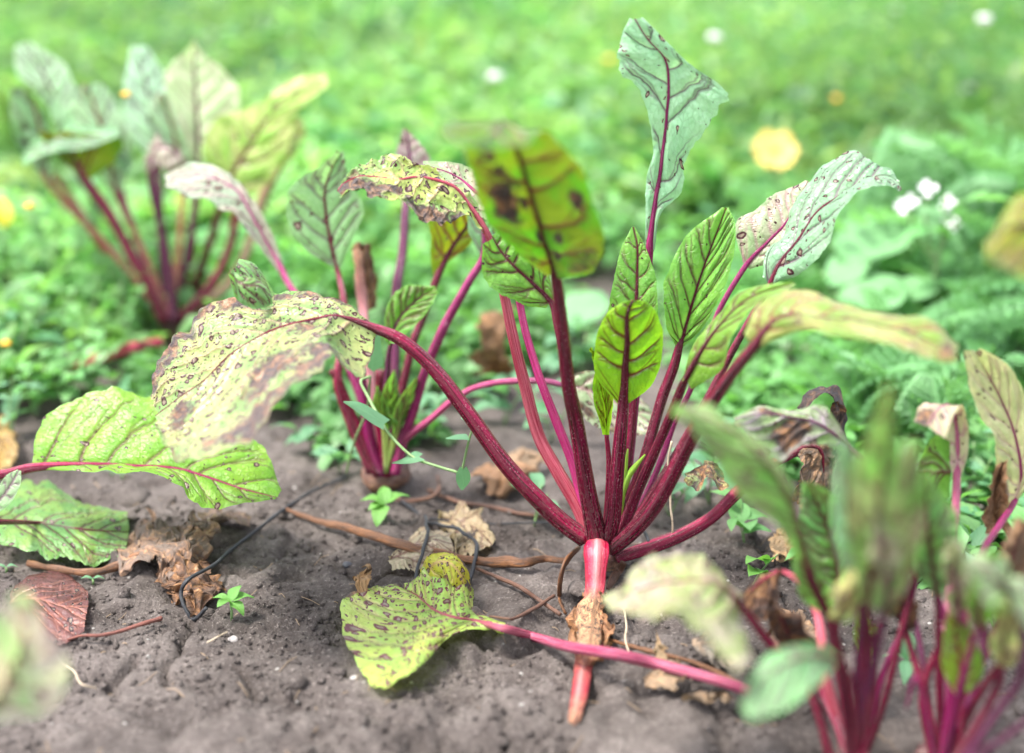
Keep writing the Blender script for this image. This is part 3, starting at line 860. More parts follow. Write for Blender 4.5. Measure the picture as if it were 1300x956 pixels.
# bright magenta stalk behind with the faded leaf
leaf(mb, [(780, 690), (812, 643), (838, 587), (857, 533), (876, 496), (897, 438), (915, 390), (947, 337)], (2, 4, 5, 6), (8.1, 8.1, 8.1, 8.1, 7.2, 7.2, 7.2, 7.2), MAGE,
     [(947, 337), (972, 310), (997, 284), (1012, 258), (1026, 230)],
     [(943, 334), (934, 285), (962, 264), (988, 246), (1022, 230)],
     [(952, 342), (985, 330), (1018, 305), (1034, 272), (1030, 232)], (6, 6, 7), (6, 7, 7.5), (6, 5, 6), GREY, nveins=6, ruffle=0.4, edgeburn=0.35, sheen=0.3)
# leaf with ring spots bending to the right
leaf(mb, [(776, 694), (800, 668), (850, 592), (895, 512), (930, 445), (960, 392), (977, 362)], (0, 1, 1, 1), (11.7, 11.7, 11.7, 10.8, 9.9, 9.0, 8.1), DARK,
     [(977, 362), (990, 334), (1014, 304), (1037, 270), (1061, 252), (1087, 236), (1114, 224), (1134, 227), (1144, 238)],
     [(968, 352), (973, 320), (994, 296), (1005, 264), (1025, 230), (1056, 202), (1086, 193), (1110, 206), (1142, 230)],
     [(984, 358), (1010, 350), (1034, 328), (1050, 305), (1068, 275), (1087, 249), (1108, 238), (1128, 238), (1143, 243)],
     (1, 1, 0.5, 0), (1, 3, 3.5, 3, 0), (1, -1.5, -2, -1.5, -0.5), PALE, hi=True, nveins=6, veinw=0.08, ruffle=0.3, pucker=0.22, ragged=0.05, vslope=1.5, spot=0.3, sheen=0.3,
     col=(0.2, 0.36, 0.22), yelcol=(0.3, 0.42, 0.28), burns=((0.2, 1.0, 1.0, 0.05, 0.8),))
# thick right stalk arching to the drooping blurred leaf
leaf(mb, [(776, 697), (807, 670), (838, 631), (876, 558), (901, 514), (928, 475), (957, 440)], (-1, -3, -6, -10, -13), (21.6, 20.7, 19.8, 18.9, 18.0, 16.2, 14.4), DARK,
     [(957, 440), (980, 411), (1007, 400), (1040, 404), (1080, 408), (1147, 421), (1181, 434), (1213, 448)],
     [(945, 424), (960, 392), (990, 373), (1030, 371), (1070, 390), (1134, 400), (1180, 404), (1214, 438)],
     [(963, 442), (1000, 424), (1040, 416), (1080, 424), (1121, 434), (1154, 450), (1181, 460), (1212, 460)],
     (-13, -15, -17, -18), (-13, -12, -14, -16), (-13, -19, -20, -19), OLIVE, nveins=7, ruffle=0.3, sheen=0.3, col=(0.2, 0.32, 0.05), yelcol=(0.4, 0.38, 0.14),
     burns=((0.2, 0.95, 1.0, 0.1, 0.6), (0.6, 0.25, 0.4, 0.15, 0.4)))
# low stalk on the right, running behind the neighbour to a withered leaf
leaf(mb, [(783, 710), (800, 703), (830, 693), (867, 678), (903, 657), (934, 627), (968, 596), (1004, 577)], (0, 0, 0.5, 1, 1.5), (10.8, 16.2, 18.0, 17.1, 16.2, 15.3, 13.5, 10.8), CRIM,
     [(1004, 577), (1025, 566), (1042, 572), (1045, 595), (1042, 620), (1040, 640)],
     [(1004, 574), (1022, 556), (1050, 560), (1060, 590), (1058, 620), (1046, 645)],
     [(1005, 582), (1012, 580), (1012, 600), (1010, 625), (1015, 645), (1030, 650)], (1.5, 2, 1), (1.5, 3, 2), (1.5, 0, 0), WITHER, speck=0.4,
     allburn=0.9, crumple=0.45, cscale=110, ragged=0.25, dry=0.3, res=(40, 60))
# spotted leaf drooping behind the centre, mid distance
blade(mb, [(716, 489), (742, 494), (775, 508), (808, 526), (833, 541)], [(716, 482), (748, 470), (785, 480), (818, 508), (836, 538)], [(716, 496), (738, 528), (770, 548), (805, 552), (831, 547)],
      (10, 10, 10), (10, 11, 11), (10, 8, 8), GREY, nveins=6, spot=0.7, edgeburn=0.5, sheen=0.3, ruffle=0.4, burns=((0.7, 0.3, 0.3, 0.2, 0.6),))
# two furled young leaves in the heart
for S_, w_ in (([(788, 662), (792, 610), (797, 570)], 7), ([(789, 636), (797, 606), (819, 577)], 9)):
    st_ = stalk(mb, S_, 0.5, (3, w_, w_ * 0.9, 2), dict(col=(0.2, 0.4, 0.03), col2=(0.3, 0.5, 0.06), tipcol=(0.25, 0.45, 0.04)), speck=0.5, name='young_leaf')
# front stalk, bent over and withered half way, lying towards the camera
sp_ = [W(757, 689, -0.6), W(758, 693, -2.2), W(758, 705, -3.0), W(757, 725, -3.6), W(756, 746, -4.2), g(753, 768, 0.9), g(750, 795, 0.8), g(746, 825, 0.9), g(741, 850, 0.7), g(736, 880, 0.7), g(731, 908, 0.3), g(728, 930, -0.9)]
stalk(mb, sp_, 0, (28, 31, 31, 28, 26, 29, 30, 28, 23, 22, 19, 15), dict(PINK, col=(0.26, 0.001, 0.025), col2=(0.42, 0.006, 0.045), tipcol=(0.3, 0.004, 0.03)), burn=(0, 0, 0, 0.05, 0.1, 1, 1, 1, 0.35, 0.15, 0.8, 1), speck=0.3, name='broken_stalk', flat=0.5, flatdir=(0, 0.25, 1.0), stripe=0.6)
blade(mb, [g(751, 748, 1.3), g(747, 770, 1.0), g(744, 795, 0.9), g(743, 830, 1.0), g(742, 842, 0.8)], [g(742, 752, 0.9), g(727, 778, 0.4), g(722, 800, 0.3), g(727, 826, 0.3), g(735, 842, 0.3)],
      [g(762, 750, 1.5), g(768, 778, 1.2), g(771, 800, 1.1), g(767, 826, 1.0), g(752, 840, 0.9)], 0, 0, 0, WITHER, allburn=1.0, crumple=0.3, cscale=180, ragged=0.2, dry=0.55, drycol=(0.42, 0.2, 0.09), arch=0.3, res=(36, 50), name='withered_skin')

# ------------------------------------------------------------------ second beet, behind on the left
sb = thing('beet_plant', 'smaller beet with dark red stalks half hidden behind the big spotted leaf', 'beet', g(487, 606))
crown(sb, g(489, 600, 1.0), 0.019)
D2 = 15
leaf(sb, [(478, 600), (462, 577), (440, 523), (428, 480), (438, 430), (436, 380), (429, 345)], (D2, D2, D2 + 5), (13, 13, 12, 11, 9, 7), CRIM,
     [(429, 345), (420, 308), (414, 270), (413, 240), (424, 208), (432, 193)],
     [(424, 340), (385, 314), (366, 277), (366, 240), (404, 214), (428, 191)],
     [(432, 342), (450, 298), (464, 268), (450, 240), (440, 212), (436, 192)], D2 + 5, (D2 + 5, D2 + 4), (D2 + 5, D2 + 4), PALE, nveins=6, sheen=0.2, ruffle=0.35, col=(0.24, 0.42, 0.2), spot=.2)
leaf(sb, [(492, 600), (500, 520), (502, 440), (503, 371), (511, 320), (515, 261), (518, 225)], (D2, D2 + 6, D2 + 12), (12, 12, 12, 11, 9), VIOL,
     [(518, 225), (520, 200), (518, 180), (514, 163)], [(512, 222), (502, 202), (508, 178), (512, 163)], [(524, 225), (545, 205), (538, 188), (518, 166)], D2 + 13, D2 + 13, D2 + 13, GREY, nveins=4, ruffle=0.4, col=(0.4, 0.33, 0.34))
leaf(sb, [(497, 600), (506, 520), (523, 440), (534, 410), (548, 370), (562, 335)], (D2, D2 + 2, D2 + 3), (11, 11, 10, 10, 9), DARK,
     [(562, 335), (576, 310), (590, 290), (604, 268), (613, 250)], [(549, 350), (546, 308), (548, 280), (566, 262), (608, 248)], [(566, 335), (592, 315), (612, 292), (626, 270), (618, 250)],
     D2 + 3, (D2 + 3, D2 + 1), (D2 + 3, D2 + 4), OLIVE, nveins=5, ruffle=0.2)
leaf(sb, [(501, 602), (511, 560), (524, 523), (540, 470), (561, 420), (570, 402), (596, 356), (614, 325)], (D2 - 2, D2 - 1, D2), (13, 13, 12, 12, 11, 9), MAGE,
     [(614, 325), (614, 290), (610, 265), (604, 246)], [(608, 322), (594, 290), (596, 262), (602, 246)], [(620, 322), (630, 288), (622, 262), (608, 246)], D2, D2, D2, PALE, nveins=5)
st_ = stalk(sb, [(482, 600), (474, 520), (464, 430), (460, 385), (455, 330), (454, 312)], (D2, D2 + 5, D2 + 8), (14, 13, 12, 13, 12), dict(PINK, col=(0.5, 0.14, 0.2), col2=(0.62, 0.36, 0.34)), burn=(0, 0, 0, 0.2, 0.9, 1))
blade(st_, [(455, 318), (462, 310), (468, 330), (470, 360), (472, 392)], [(442, 320), (455, 306), (462, 330), (462, 360), (465, 395)], [(460, 325), (470, 312), (476, 335), (479, 360), (478, 388)], D2 + 7, D2 + 7, D2 + 8, WITHER, allburn=1.0, crumple=0.4, dry=0.4, drycol=(0.3, 0.15, 0.06))
leaf(sb, [(490, 600), (488, 530), (492, 470), (495, 440)], (D2 - 1, D2 - 2), (8, 8, 6), VIOL,
     [(495, 440), (505, 408), (528, 382), (554, 366)], [(489, 430), (490, 392), (512, 364), (552, 363)], [(500, 436), (527, 412), (547, 390), (556, 369)], D2 - 2, D2 - 2, D2 - 3, FRESH, nveins=7, sheen=0.2, pucker=0.3)
for q, w_ in (([(470, 600), (450, 545), (437, 500), (420, 470)], 11), ([(486, 603), (470, 560), (462, 500), (452, 440)], 14), ([(494, 603), (484, 540), (482, 470)], 16), ([(480, 604), (462, 560), (444, 520), (430, 480)], 12)):
    stalk(sb, q, D2, (w_, w_, w_ * 0.7), CRIM if w_ != 14 else MAGE)
leaf(sb, [(500, 588), (512, 562), (526, 548), (547, 532), (571, 511), (597, 495), (625, 487), (655, 484), (690, 484), (712, 488)], (D2 - 1, D2 - 3, 11, 10), (9, 9, 9, 8, 8, 8, 7), VIOL | dict(col=(0.2, 0.02, 0.07), col2=(0.4, 0.06, 0.17)),
     [(712, 488), (718, 489), (724, 490), (730, 492)], [(712, 484), (718, 483), (724, 484), (730, 488)], [(712, 492), (718, 496), (724, 496), (730, 494)], 10, 10, 10, GREY, nveins=2)
for bx, by, tx, ty, hw_ in ((492, 545, 500, 470, 12), (500, 550, 528, 480, 11), (506, 540, 505, 500, 14), (486, 540, 478, 490, 9)):
    mx_, my_ = (bx + tx) / 2, (by + ty) / 2
    leaf(sb, [(490, 600), (bx, by)], D2 - 2, (5, 4), dict(col=(0.2, 0.3, 0.05), col2=(0.3, 0.4, 0.1), tipcol=(0.2, 0.3, 0.05)),
         [(bx, by), (mx_, my_), (tx, ty)], [(bx - 2, by), (mx_ - hw_, my_), (tx - 1, ty)], [(bx + 2, by), (mx_ + hw_, my_), (tx + 1, ty)], D2 - 2, D2 - 3, D2 - 1, FRESH, nveins=5, res=(20, 36))
# spotted leaf leaning to the far beet
leaf(sb, [(485, 602), (462, 520), (430, 440), (390, 390), (370, 366), (356, 340)], (D2, D2 + 4, D2 + 8), (10, 9, 8, 8), MAGE,
     [(356, 340), (344, 318), (318, 270), (298, 240), (257, 223), (211, 230)], [(359, 332), (338, 280), (310, 240), (280, 216), (235, 210), (208, 222)], [(352, 345), (328, 310), (298, 270), (268, 257), (235, 247), (209, 236)],
     (D2 + 8, D2 + 12), (D2 + 9, D2 + 15), (D2 + 7, D2 + 9), GREY, nveins=7, spot=0.5, ruffle=0.4, edgeburn=0.35, sheen=0.3, col=(0.3, 0.38, 0.28))

# ------------------------------------------------------------------ far beet at the upper left
fb = thing('beet_plant', 'far blurred beet with tall pale leaves at the upper left', 'beet', g(217, 418))
crown(fb, g(217, 412, 1.0), 0.026)
D3 = (g(217, 412)[1] - YC) * 100
def d3(x): return D3 + x * 0.45 - (13 if x else 0)      # the leaves lean towards the camera
leaf(fb, [(203, 410), (167, 371), (126, 308), (84, 245), (50, 200)], (d3(0), d3(0)), (14, 12, 10, 9), RUST,
     [(50, 200), (30, 165), (15, 140), (-5, 120)], [(40, 205), (-5, 190), (-20, 160), (-10, 120)], [(55, 195), (70, 160), (40, 110), (0, 92)], d3(0), d3(-4), d3(3), FRESH, nveins=5, spot=0.4, edgeburn=0.3, sheen=0.3, col=(0.2, 0.38, 0.14))
leaf(fb, [(208, 408), (190, 365), (167, 325), (138, 270), (109, 228)], (d3(-1), d3(-3)), (15, 14, 12, 10), CRIM,
     [(109, 228), (98, 205), (85, 185), (70, 170)], [(105, 228), (70, 195), (55, 178), (50, 165)], [(118, 226), (150, 200), (150, 175), (80, 166)], d3(-3), (d3(-3), d3(-5)), (d3(-3), d3(-5)), OLIVE, nveins=5)
blade(fb, [(30, 200), (60, 180), (100, 172), (150, 168)], [(25, 190), (55, 160), (100, 152), (148, 165)], [(30, 212), (60, 196), (110, 188), (150, 172)], d3(-4), d3(0), d3(-6), PALE, nveins=5, sheen=0.3)
leaf(fb, [(220, 408), (215, 346), (203, 284), (193, 240), (192, 215)], (d3(-2), d3(-4)), (11, 10, 9, 8), VIOL,
     [(192, 215), (198, 192), (212, 186), (228, 200), (234, 222)], [(186, 215), (192, 182), (208, 176), (232, 188), (238, 218)], [(194, 222), (198, 210), (206, 210), (214, 222), (228, 232)], d3(-4), d3(-3), d3(-6), GREY, nveins=4, allburn=0.35, crumple=0.5, col=(0.4, 0.36, 0.3))
leaf(fb, [(226, 408), (242, 385), (258, 331), (272, 290), (284, 250)], (d3(0), d3(2)), (13, 12, 10, 9), DARK,
     [(284, 250), (298, 215), (320, 182), (343, 148), (381, 120), (416, 100)], [(280, 248), (256, 190), (278, 150), (325, 134), (372, 100), (412, 94)], [(290, 252), (330, 240), (366, 190), (374, 145), (398, 126), (417, 108)],
     d3(2), (d3(2), d3(5)), (d3(2), d3(-3)), OLD, nveins=7, col=(0.26, 0.44, 0.08), yelcol=(0.46, 0.52, 0.18), spot=0.2, edgeburn=0.3, ruffle=0.4)
leaf(fb, [(224, 408), (262, 370), (285, 330), (297, 290), (304, 250)], (d3(4), d3(8)), (12, 11, 10, 9), CRIM,
     [(304, 250), (312, 225), (322, 205), (335, 190)], [(298, 250), (295, 225), (310, 200), (333, 188)], [(310, 250), (330, 235), (340, 215), (338, 192)], d3(8), d3(8), d3(8), OLIVE, nveins=4)
leaf(fb, [(230, 408), (290, 360), (316, 310), (332, 254), (350, 215)], (d3(6), d3(12)), (10, 10, 12, 14), dict(RUST, col=(0.3, 0.16, 0.1), col2=(0.45, 0.3, 0.2)),
     [(350, 215), (360, 190), (372, 165), (380, 150)], [(340, 215), (345, 185), (360, 160), (378, 148)], [(358, 218), (378, 190), (388, 170), (384, 150)], d3(12), d3(12), d3(12), OLD, nveins=4)
leaf(fb, [(218, 406), (236, 330), (246, 270), (252, 205)], (d3(10), d3(16)), (10, 9, 9, 9), VIOL,
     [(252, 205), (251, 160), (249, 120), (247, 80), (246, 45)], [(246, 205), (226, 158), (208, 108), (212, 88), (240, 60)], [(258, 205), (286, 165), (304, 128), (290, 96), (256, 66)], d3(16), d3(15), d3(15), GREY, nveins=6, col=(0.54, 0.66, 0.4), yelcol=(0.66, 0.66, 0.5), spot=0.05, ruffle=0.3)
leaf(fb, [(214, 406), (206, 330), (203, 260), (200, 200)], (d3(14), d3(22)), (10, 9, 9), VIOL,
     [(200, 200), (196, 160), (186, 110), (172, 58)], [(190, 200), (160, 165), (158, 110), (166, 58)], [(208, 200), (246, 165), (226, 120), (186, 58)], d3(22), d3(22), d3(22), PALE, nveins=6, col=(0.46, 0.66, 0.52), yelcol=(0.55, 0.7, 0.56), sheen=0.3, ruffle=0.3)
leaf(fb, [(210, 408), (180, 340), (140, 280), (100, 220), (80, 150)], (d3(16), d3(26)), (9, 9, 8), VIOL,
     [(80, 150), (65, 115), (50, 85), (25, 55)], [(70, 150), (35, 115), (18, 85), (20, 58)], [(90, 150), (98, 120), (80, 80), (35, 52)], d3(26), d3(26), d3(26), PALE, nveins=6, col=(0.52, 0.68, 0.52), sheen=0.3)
leaf(fb, [(212, 408), (180, 320), (155, 250), (142, 200)], (d3(8), d3(14)), (8, 8, 8), MAGE,
     [(142, 200), (136, 170), (132, 145), (130, 122)], [(138, 198), (120, 160), (120, 140), (128, 120)], [(146, 200), (152, 165), (146, 140), (132, 120)], d3(14), d3(14), d3(13), GREY, nveins=4, col=(0.45, 0.36, 0.36), allburn=0.2)
blade(fb, [(165, 215), (158, 196), (130, 180), (102, 175)], [(170, 205), (150, 186), (128, 168), (100, 174)], [(160, 220), (140, 200), (125, 188), (102, 178)], d3(4), d3(6), d3(2), PALE, nveins=4, sheen=0.3)
for (bx, by, tx, ty, hw_, dd_, sty, kk) in ((150, 250, 110, 110, 34, 12, 'PALE', 1), (232, 230, 205, 120, 30, 18, 'PALE', 1), (60, 230, 36, 110, 34, 10, 'PALE', 1)):
    mx_, my_ = (bx + tx) / 2 + 4, (by + ty) / 2
    sty_ = dict({'PALE': PALE, 'FRESH': FRESH, 'OLD': OLD}[sty])
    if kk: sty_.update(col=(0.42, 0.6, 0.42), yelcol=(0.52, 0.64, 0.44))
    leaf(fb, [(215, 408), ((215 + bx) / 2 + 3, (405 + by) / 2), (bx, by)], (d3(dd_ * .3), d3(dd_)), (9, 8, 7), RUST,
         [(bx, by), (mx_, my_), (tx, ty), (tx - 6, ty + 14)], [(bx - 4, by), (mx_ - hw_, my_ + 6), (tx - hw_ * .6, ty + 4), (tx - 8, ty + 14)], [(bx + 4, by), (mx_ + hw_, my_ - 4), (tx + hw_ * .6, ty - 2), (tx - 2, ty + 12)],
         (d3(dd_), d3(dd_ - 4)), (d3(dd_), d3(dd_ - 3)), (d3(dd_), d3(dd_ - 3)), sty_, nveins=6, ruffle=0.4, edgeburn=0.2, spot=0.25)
for q, w_ in (([(212, 412), (185, 385), (150, 345)], 10), ([(222, 412), (238, 350), (246, 300)], 13)):
    stalk(fb, q, D3, (w_, w_, w_ * 0.6), CRIM)
tag(stalk(None, [g(80, 472, 2.0), g(120, 456, 3.0), g(165, 442, 3.6), g(206, 434, 3.6)], 0, (10, 13, 14, 12), PINK | dict(col=(0.5, 0.03, 0.08), col2=(0.7, 0.14, 0.2)), name='fallen_stalk'),
    'short crimson stalk lying flat in the weeds below the far beet', 'beet stalk')

# ------------------------------------------------------------------ beet standing outside the left edge, two of its leaves reach in
lb = thing('beet_plant', 'beet at the left edge with two green leaves spread over the soil', 'beet', g(-190, 640))
crown(lb, g(-190, 632, 1.0), 0.02)
leaf(lb, [g(-185, 632, 1.5), W(-120, 610, 8), W(-40, 605, 6), W(5, 602, 5), W(45, 593, 4.6)], 0, (18, 17, 15, 13, 12), dict(CRIM, tipcol=(0.25, 0.01, 0.08)),
     [(45, 593), (111, 590), (166, 592), (222, 595), (263, 606), (305, 620), (352, 632)],
     [(40, 590), (55, 528), (125, 499), (200, 503), (290, 540), (336, 572), (356, 622)],
     [(47, 597), (110, 595), (165, 600), (215, 608), (250, 640), (290, 642), (350, 634)],
     (4.6, 3.5, 3, 2.5), (4.6, 8, 8, 7, 4), (4.6, 2, 0.5, 0.2, 2), FRESH, hi=True, nveins=7, spot=0.2, veinw=0.08, ruffle=0.35, col=(0.15, 0.34, 0.03), yelcol=(0.26, 0.42, 0.04), sheen=0.1)
leaf(lb, [g(-190, 640, 1.5), W(-130, 650, 4), W(-60, 655, 1), W(-10, 662, -0.5)], 0, (13, 12, 10, 8), CRIM,
     [g(-10, 662, 2.0), g(50, 664, 1.6), g(105, 672, 1.2), g(163, 676, 0.7)], [g(-10, 640, 1.8), g(40, 604, 2.4), g(94, 634, 1.2), g(162, 650, 0.8)], [g(-10, 686, 1.6), g(55, 702, 1.2), g(110, 714, 0.6), g(160, 702, 0.5)],
     0, 0, 0, FRESH, hi=True, nveins=6, spot=0.25, ruffle=0.35, ragged=0.1, col=(0.12, 0.28, 0.07), yelcol=(0.3, 0.4, 0.06), sheen=0.2, edgeburn=0.3, burns=((0.8, 0.7, 0.25, 0.2, 0.5),))
blade(lb, [W(-20, 650, -3), W(2, 632, -3.4), W(16, 612, -3.6), W(24, 597, -3.6)], [W(-26, 640, -3), W(-6, 622, -3.2), W(8, 604, -3.4), W(22, 596, -3.5)], [W(-14, 658, -3), W(8, 644, -3.6), W(26, 618, -3.8), W(27, 598, -3.7)], 0, 0, 0, PALE, nveins=4, col=(0.3, 0.4, 0.25), sheen=0.3)

# ------------------------------------------------------------------ near beet at the lower right
nb_ = thing('beet_plant', 'near blurred beet at the lower right with a mottled pink and green upright leaf', 'beet', g(1085, 985))
crown(nb_, g(1085, 985, -0.6), 0.016)
DN = (g(1085, 985)[1] - YC) * 100
def dn(x): return DN + x
leaf(nb_, [(1082, 985), (1071, 867), (1057, 797), (1033, 740), (1022, 700)], (dn(0), dn(0), dn(-3)), (11.7, 10.9, 10.1, 9.4), DARK,
     [(1022, 700), (1008, 645), (978, 592), (930, 546), (858, 513)],
     [(1028, 700), (1014, 640), (985, 585), (940, 538), (896, 512), (857, 512)],
     [(1014, 715), (990, 668), (945, 634), (908, 586), (875, 542), (857, 515)], (dn(-3), dn(-5), dn(-5)), (dn(-3), dn(-4)), (dn(-3), dn(-8)), FRESH, nveins=7, sheen=0.3, ruffle=0.45, pucker=0.35, spot=0.2, col=(0.2, 0.42, 0.11), yelcol=(0.36, 0.46, 0.2))
leaf(nb_, [(1086, 985), (1075, 880), (1061, 811), (1066, 770), (1066, 742)], (dn(4), dn(6)), (9.4, 8.6, 7.8, 7.0), DARK,
     [(1066, 742), (1060, 700), (1045, 655), (1022, 610)], [(1056, 742), (1028, 715), (1016, 660), (1018, 612)], [(1074, 742), (1088, 690), (1072, 645), (1030, 610)], dn(6), dn(6), dn(5), FRESH, nveins=8, sheen=0.2, pucker=0.35, veinw=0.12, col=(0.13, 0.34, 0.1))
leaf(nb_, [(1090, 985), (1108, 860), (1104, 800), (1102, 760)], (dn(-2), dn(-8)), (10.9, 10.1, 9.4), DARK,
     [(1102, 760), (1112, 690), (1120, 610), (1126, 540), (1130, 484)], [(1090, 765), (1080, 690), (1078, 620), (1100, 550), (1126, 486)], [(1112, 775), (1146, 735), (1154, 660), (1140, 570), (1134, 488)],
     (dn(-8), dn(-12)), (dn(-8), dn(-12)), (dn(-8), dn(-12)), FRESH, nveins=6, sheen=0.25, col=(0.18, 0.38, 0.09), yel=0.7, spot=0.5, allburn=0.05, yelcol=(0.38, 0.38, 0.2), ruffle=0.3, burns=((0.45, 0.25, 0.4, 0.2, 0.42),))
leaf(nb_, [(1088, 985), (1120, 900), (1146, 797), (1158, 750), (1166, 718)], (dn(2), dn(2)), (10.1, 9.4, 8.6, 7.0), DARK,
     [(1166, 718), (1180, 690), (1176, 640), (1150, 592)], [(1156, 718), (1146, 680), (1142, 630), (1143, 590)], [(1174, 722), (1212, 706), (1212, 650), (1158, 592)], dn(2), dn(2), dn(1), FRESH, nveins=7, pucker=0.4, veinw=0.16, sheen=0.3, col=(0.15, 0.34, 0.13), veincol=(0.16, 0.05, 0.1), ruffle=0.4)
# pink stalk bent over with a withered brown leaf
o_, b_ = leaf(nb_, [(1082, 985), (1046, 850), (1043, 812), (1038, 782), (1025, 752), (1007, 732), (988, 726)], (dn(2), dn(5), dn(7)), (13.3, 12.5, 10.9, 10.1, 8.6, 6.2), PINK,
     [(988, 726), (970, 735), (955, 748), (944, 757)], [(985, 727), (966, 730), (952, 740), (943, 753)], [(986, 730), (984, 770), (968, 788), (948, 775)], dn(7), dn(8), dn(6), WITHER, allburn=0.85, crumple=0.3, col=(0.4, 0.3, 0.02), yelcol=(0.45, 0.35, 0.02), dry=0.0, res=(36, 40))
# stalk leaning left with the blurred drooping grey leaf
leaf(nb_, [(1060, 985), (1030, 880), (993, 833), (974, 813), (955, 788), (940, 770)], (dn(0), dn(1), dn(0)), (12.5, 11.7, 10.9, 10.1), CRIM,
     [(940, 770), (922, 748), (895, 738), (860, 738), (815, 748), (767, 766)],
     [(942, 764), (924, 738), (900, 712), (865, 694), (822, 704), (768, 760)],
     [(935, 778), (950, 806), (945, 842), (900, 814), (858, 778), (815, 786), (770, 772)], (dn(0), dn(-3), dn(0)), (dn(1), dn(1), dn(1)), (dn(0), dn(-11), dn(-9), dn(-1)), GREY,
     nveins=6, ruffle=0.5, ragged=0.12, crumple=0.3, sheen=0.35, col=(0.3, 0.4, 0.13), yelcol=(0.4, 0.34, 0.28), spot=0.3, edgeburn=0.5, burns=((0.6, 0.35, 0.5, 0.25, 0.5), (-0.3, 0.8, 0.5, 0.15, 0.6)), dry=0.7, drycol=(0.45, 0.38, 0.36))
# leaf nodding at the very front
leaf(nb_, [(1090, 985), (1085, 890), (1075, 852), (1062, 838)], (dn(-2), dn(-8)), (8.6, 7.8, 6.2), CRIM,
     [(1062, 838), (1035, 832), (1000, 840), (968, 862), (945, 905)], [(1066, 834), (1040, 818), (1000, 822), (960, 845), (940, 900)], [(1060, 846), (1045, 862), (1020, 885), (985, 905), (950, 915)], (dn(-8), dn(-12)), (dn(-8), dn(-11)), (dn(-8), dn(-14)), PALE, nveins=6, sheen=0.35, col=(0.2, 0.45, 0.2))
for q, dd_, w_, tn in (([(1086, 985), (1089, 870), (1100, 800), (1104, 730), (1100, 690)], (dn(4), dn(8)), (8.6, 8.6, 7.0), VIOL), ([(1094, 985), (1120, 860), (1150, 790), (1166, 722)], (dn(5), dn(6)), (7.8, 7.0, 6.2), MAGE),
                       ([(1078, 985), (1094, 880), (1098, 820), (1090, 760)], dn(0), (10.1, 9.4, 7.8), DARK), ([(1092, 985), (1108, 890), (1112, 840), (1116, 790)], dn(-3), (9.4, 9.4, 7.0), CRIM)):
    stalk(nb_, q, dd_, w_, tn)
leaf(nb_, [(1086, 985), (1100, 890), (1098, 850)], (dn(4), dn(5)), (4.7, 3.9), DARK, [(1098, 850), (1096, 810), (1092, 775)], [(1094, 850), (1084, 810), (1088, 775)], [(1102, 850), (1118, 810), (1098, 775)], dn(5), dn(5), dn(5), LIME, nveins=6, veinw=0.12)

# ------------------------------------------------------------------ beet at the right edge
rb = thing('beet_plant', 'beet at the right edge with a pink drooping leaf and a pale withering leaf', 'beet', g(1195, 978))
crown(rb, g(1195, 978, -0.6), 0.016)
DR = (g(1195, 978)[1] - YC) * 100
def dr(x): return DR + x
leaf(rb, [(1195, 978), (1200, 820), (1206, 740), (1213, 655), (1215, 600)], (dr(0), dr(6), dr(12)), (10.1, 10.9, 10.9, 10.1), PINK | dict(col=(0.22, 0.012, 0.07), col2=(0.42, 0.12, 0.2), tipcol=(0.36, 0.12, 0.2)),
     [(1215, 600), (1216, 565), (1213, 530), (1204, 514), (1190, 520), (1178, 540)], [(1209, 600), (1198, 570), (1188, 535), (1180, 512), (1166, 516), (1160, 535)], [(1222, 600), (1229, 575), (1230, 540), (1222, 514), (1210, 530), (1200, 556)],
     (dr(12), dr(13), dr(9)), (dr(12), dr(13), dr(11)), (dr(12), dr(12), dr(8)), GREY, nveins=6, ruffle=0.25, sheen=0.3, col=(0.42, 0.4, 0.25), yelcol=(0.48, 0.36, 0.26), spot=0.15, burns=((-0.4, 0.9, 0.7, 0.15, 0.9),))
blade(rb, [(1208, 600), (1190, 600), (1172, 612), (1164, 626)], [(1206, 560), (1186, 552), (1170, 580), (1163, 622)], [(1206, 632), (1195, 632), (1180, 630), (1165, 630)], dr(12), dr(12), dr(12), FRESH, nveins=5)
leaf(rb, [(1200, 978), (1225, 800), (1246, 706), (1268, 668), (1288, 636)], (dr(0), dr(7), dr(14)), (10.1, 10.1, 9.4, 7.8), MAGE,
     [(1288, 636), (1296, 600), (1286, 545), (1262, 490), (1236, 446)], [(1270, 655), (1262, 600), (1260, 555), (1236, 500), (1224, 445)], [(1296, 630), (1318, 580), (1308, 520), (1284, 466), (1244, 442)],
     dr(14), (dr(14), dr(12)), (dr(14), dr(13)), OLD, hi=True, nveins=7, ruffle=0.45, sheen=0.3, col=(0.4, 0.42, 0.22), yelcol=(0.6, 0.56, 0.34), spot=0.12, veincol=(0.4, 0.16, 0.22), edgeburn=0.25, dry=0.6, drycol=(0.5, 0.3, 0.18), burns=((-0.9, 0.12, 0.5, 0.15, 0.9),))
blade(rb, [(1268, 664), (1262, 640), (1264, 610), (1272, 590)], [(1256, 690), (1252, 650), (1255, 620), (1264, 590)], [(1290, 690), (1284, 655), (1280, 620), (1278, 590)], dr(13.5), dr(12.5), dr(12.5), WITHER, allburn=1.0, crumple=0.35, dry=0.6, drycol=(0.4, 0.22, 0.1), ragged=0.2)
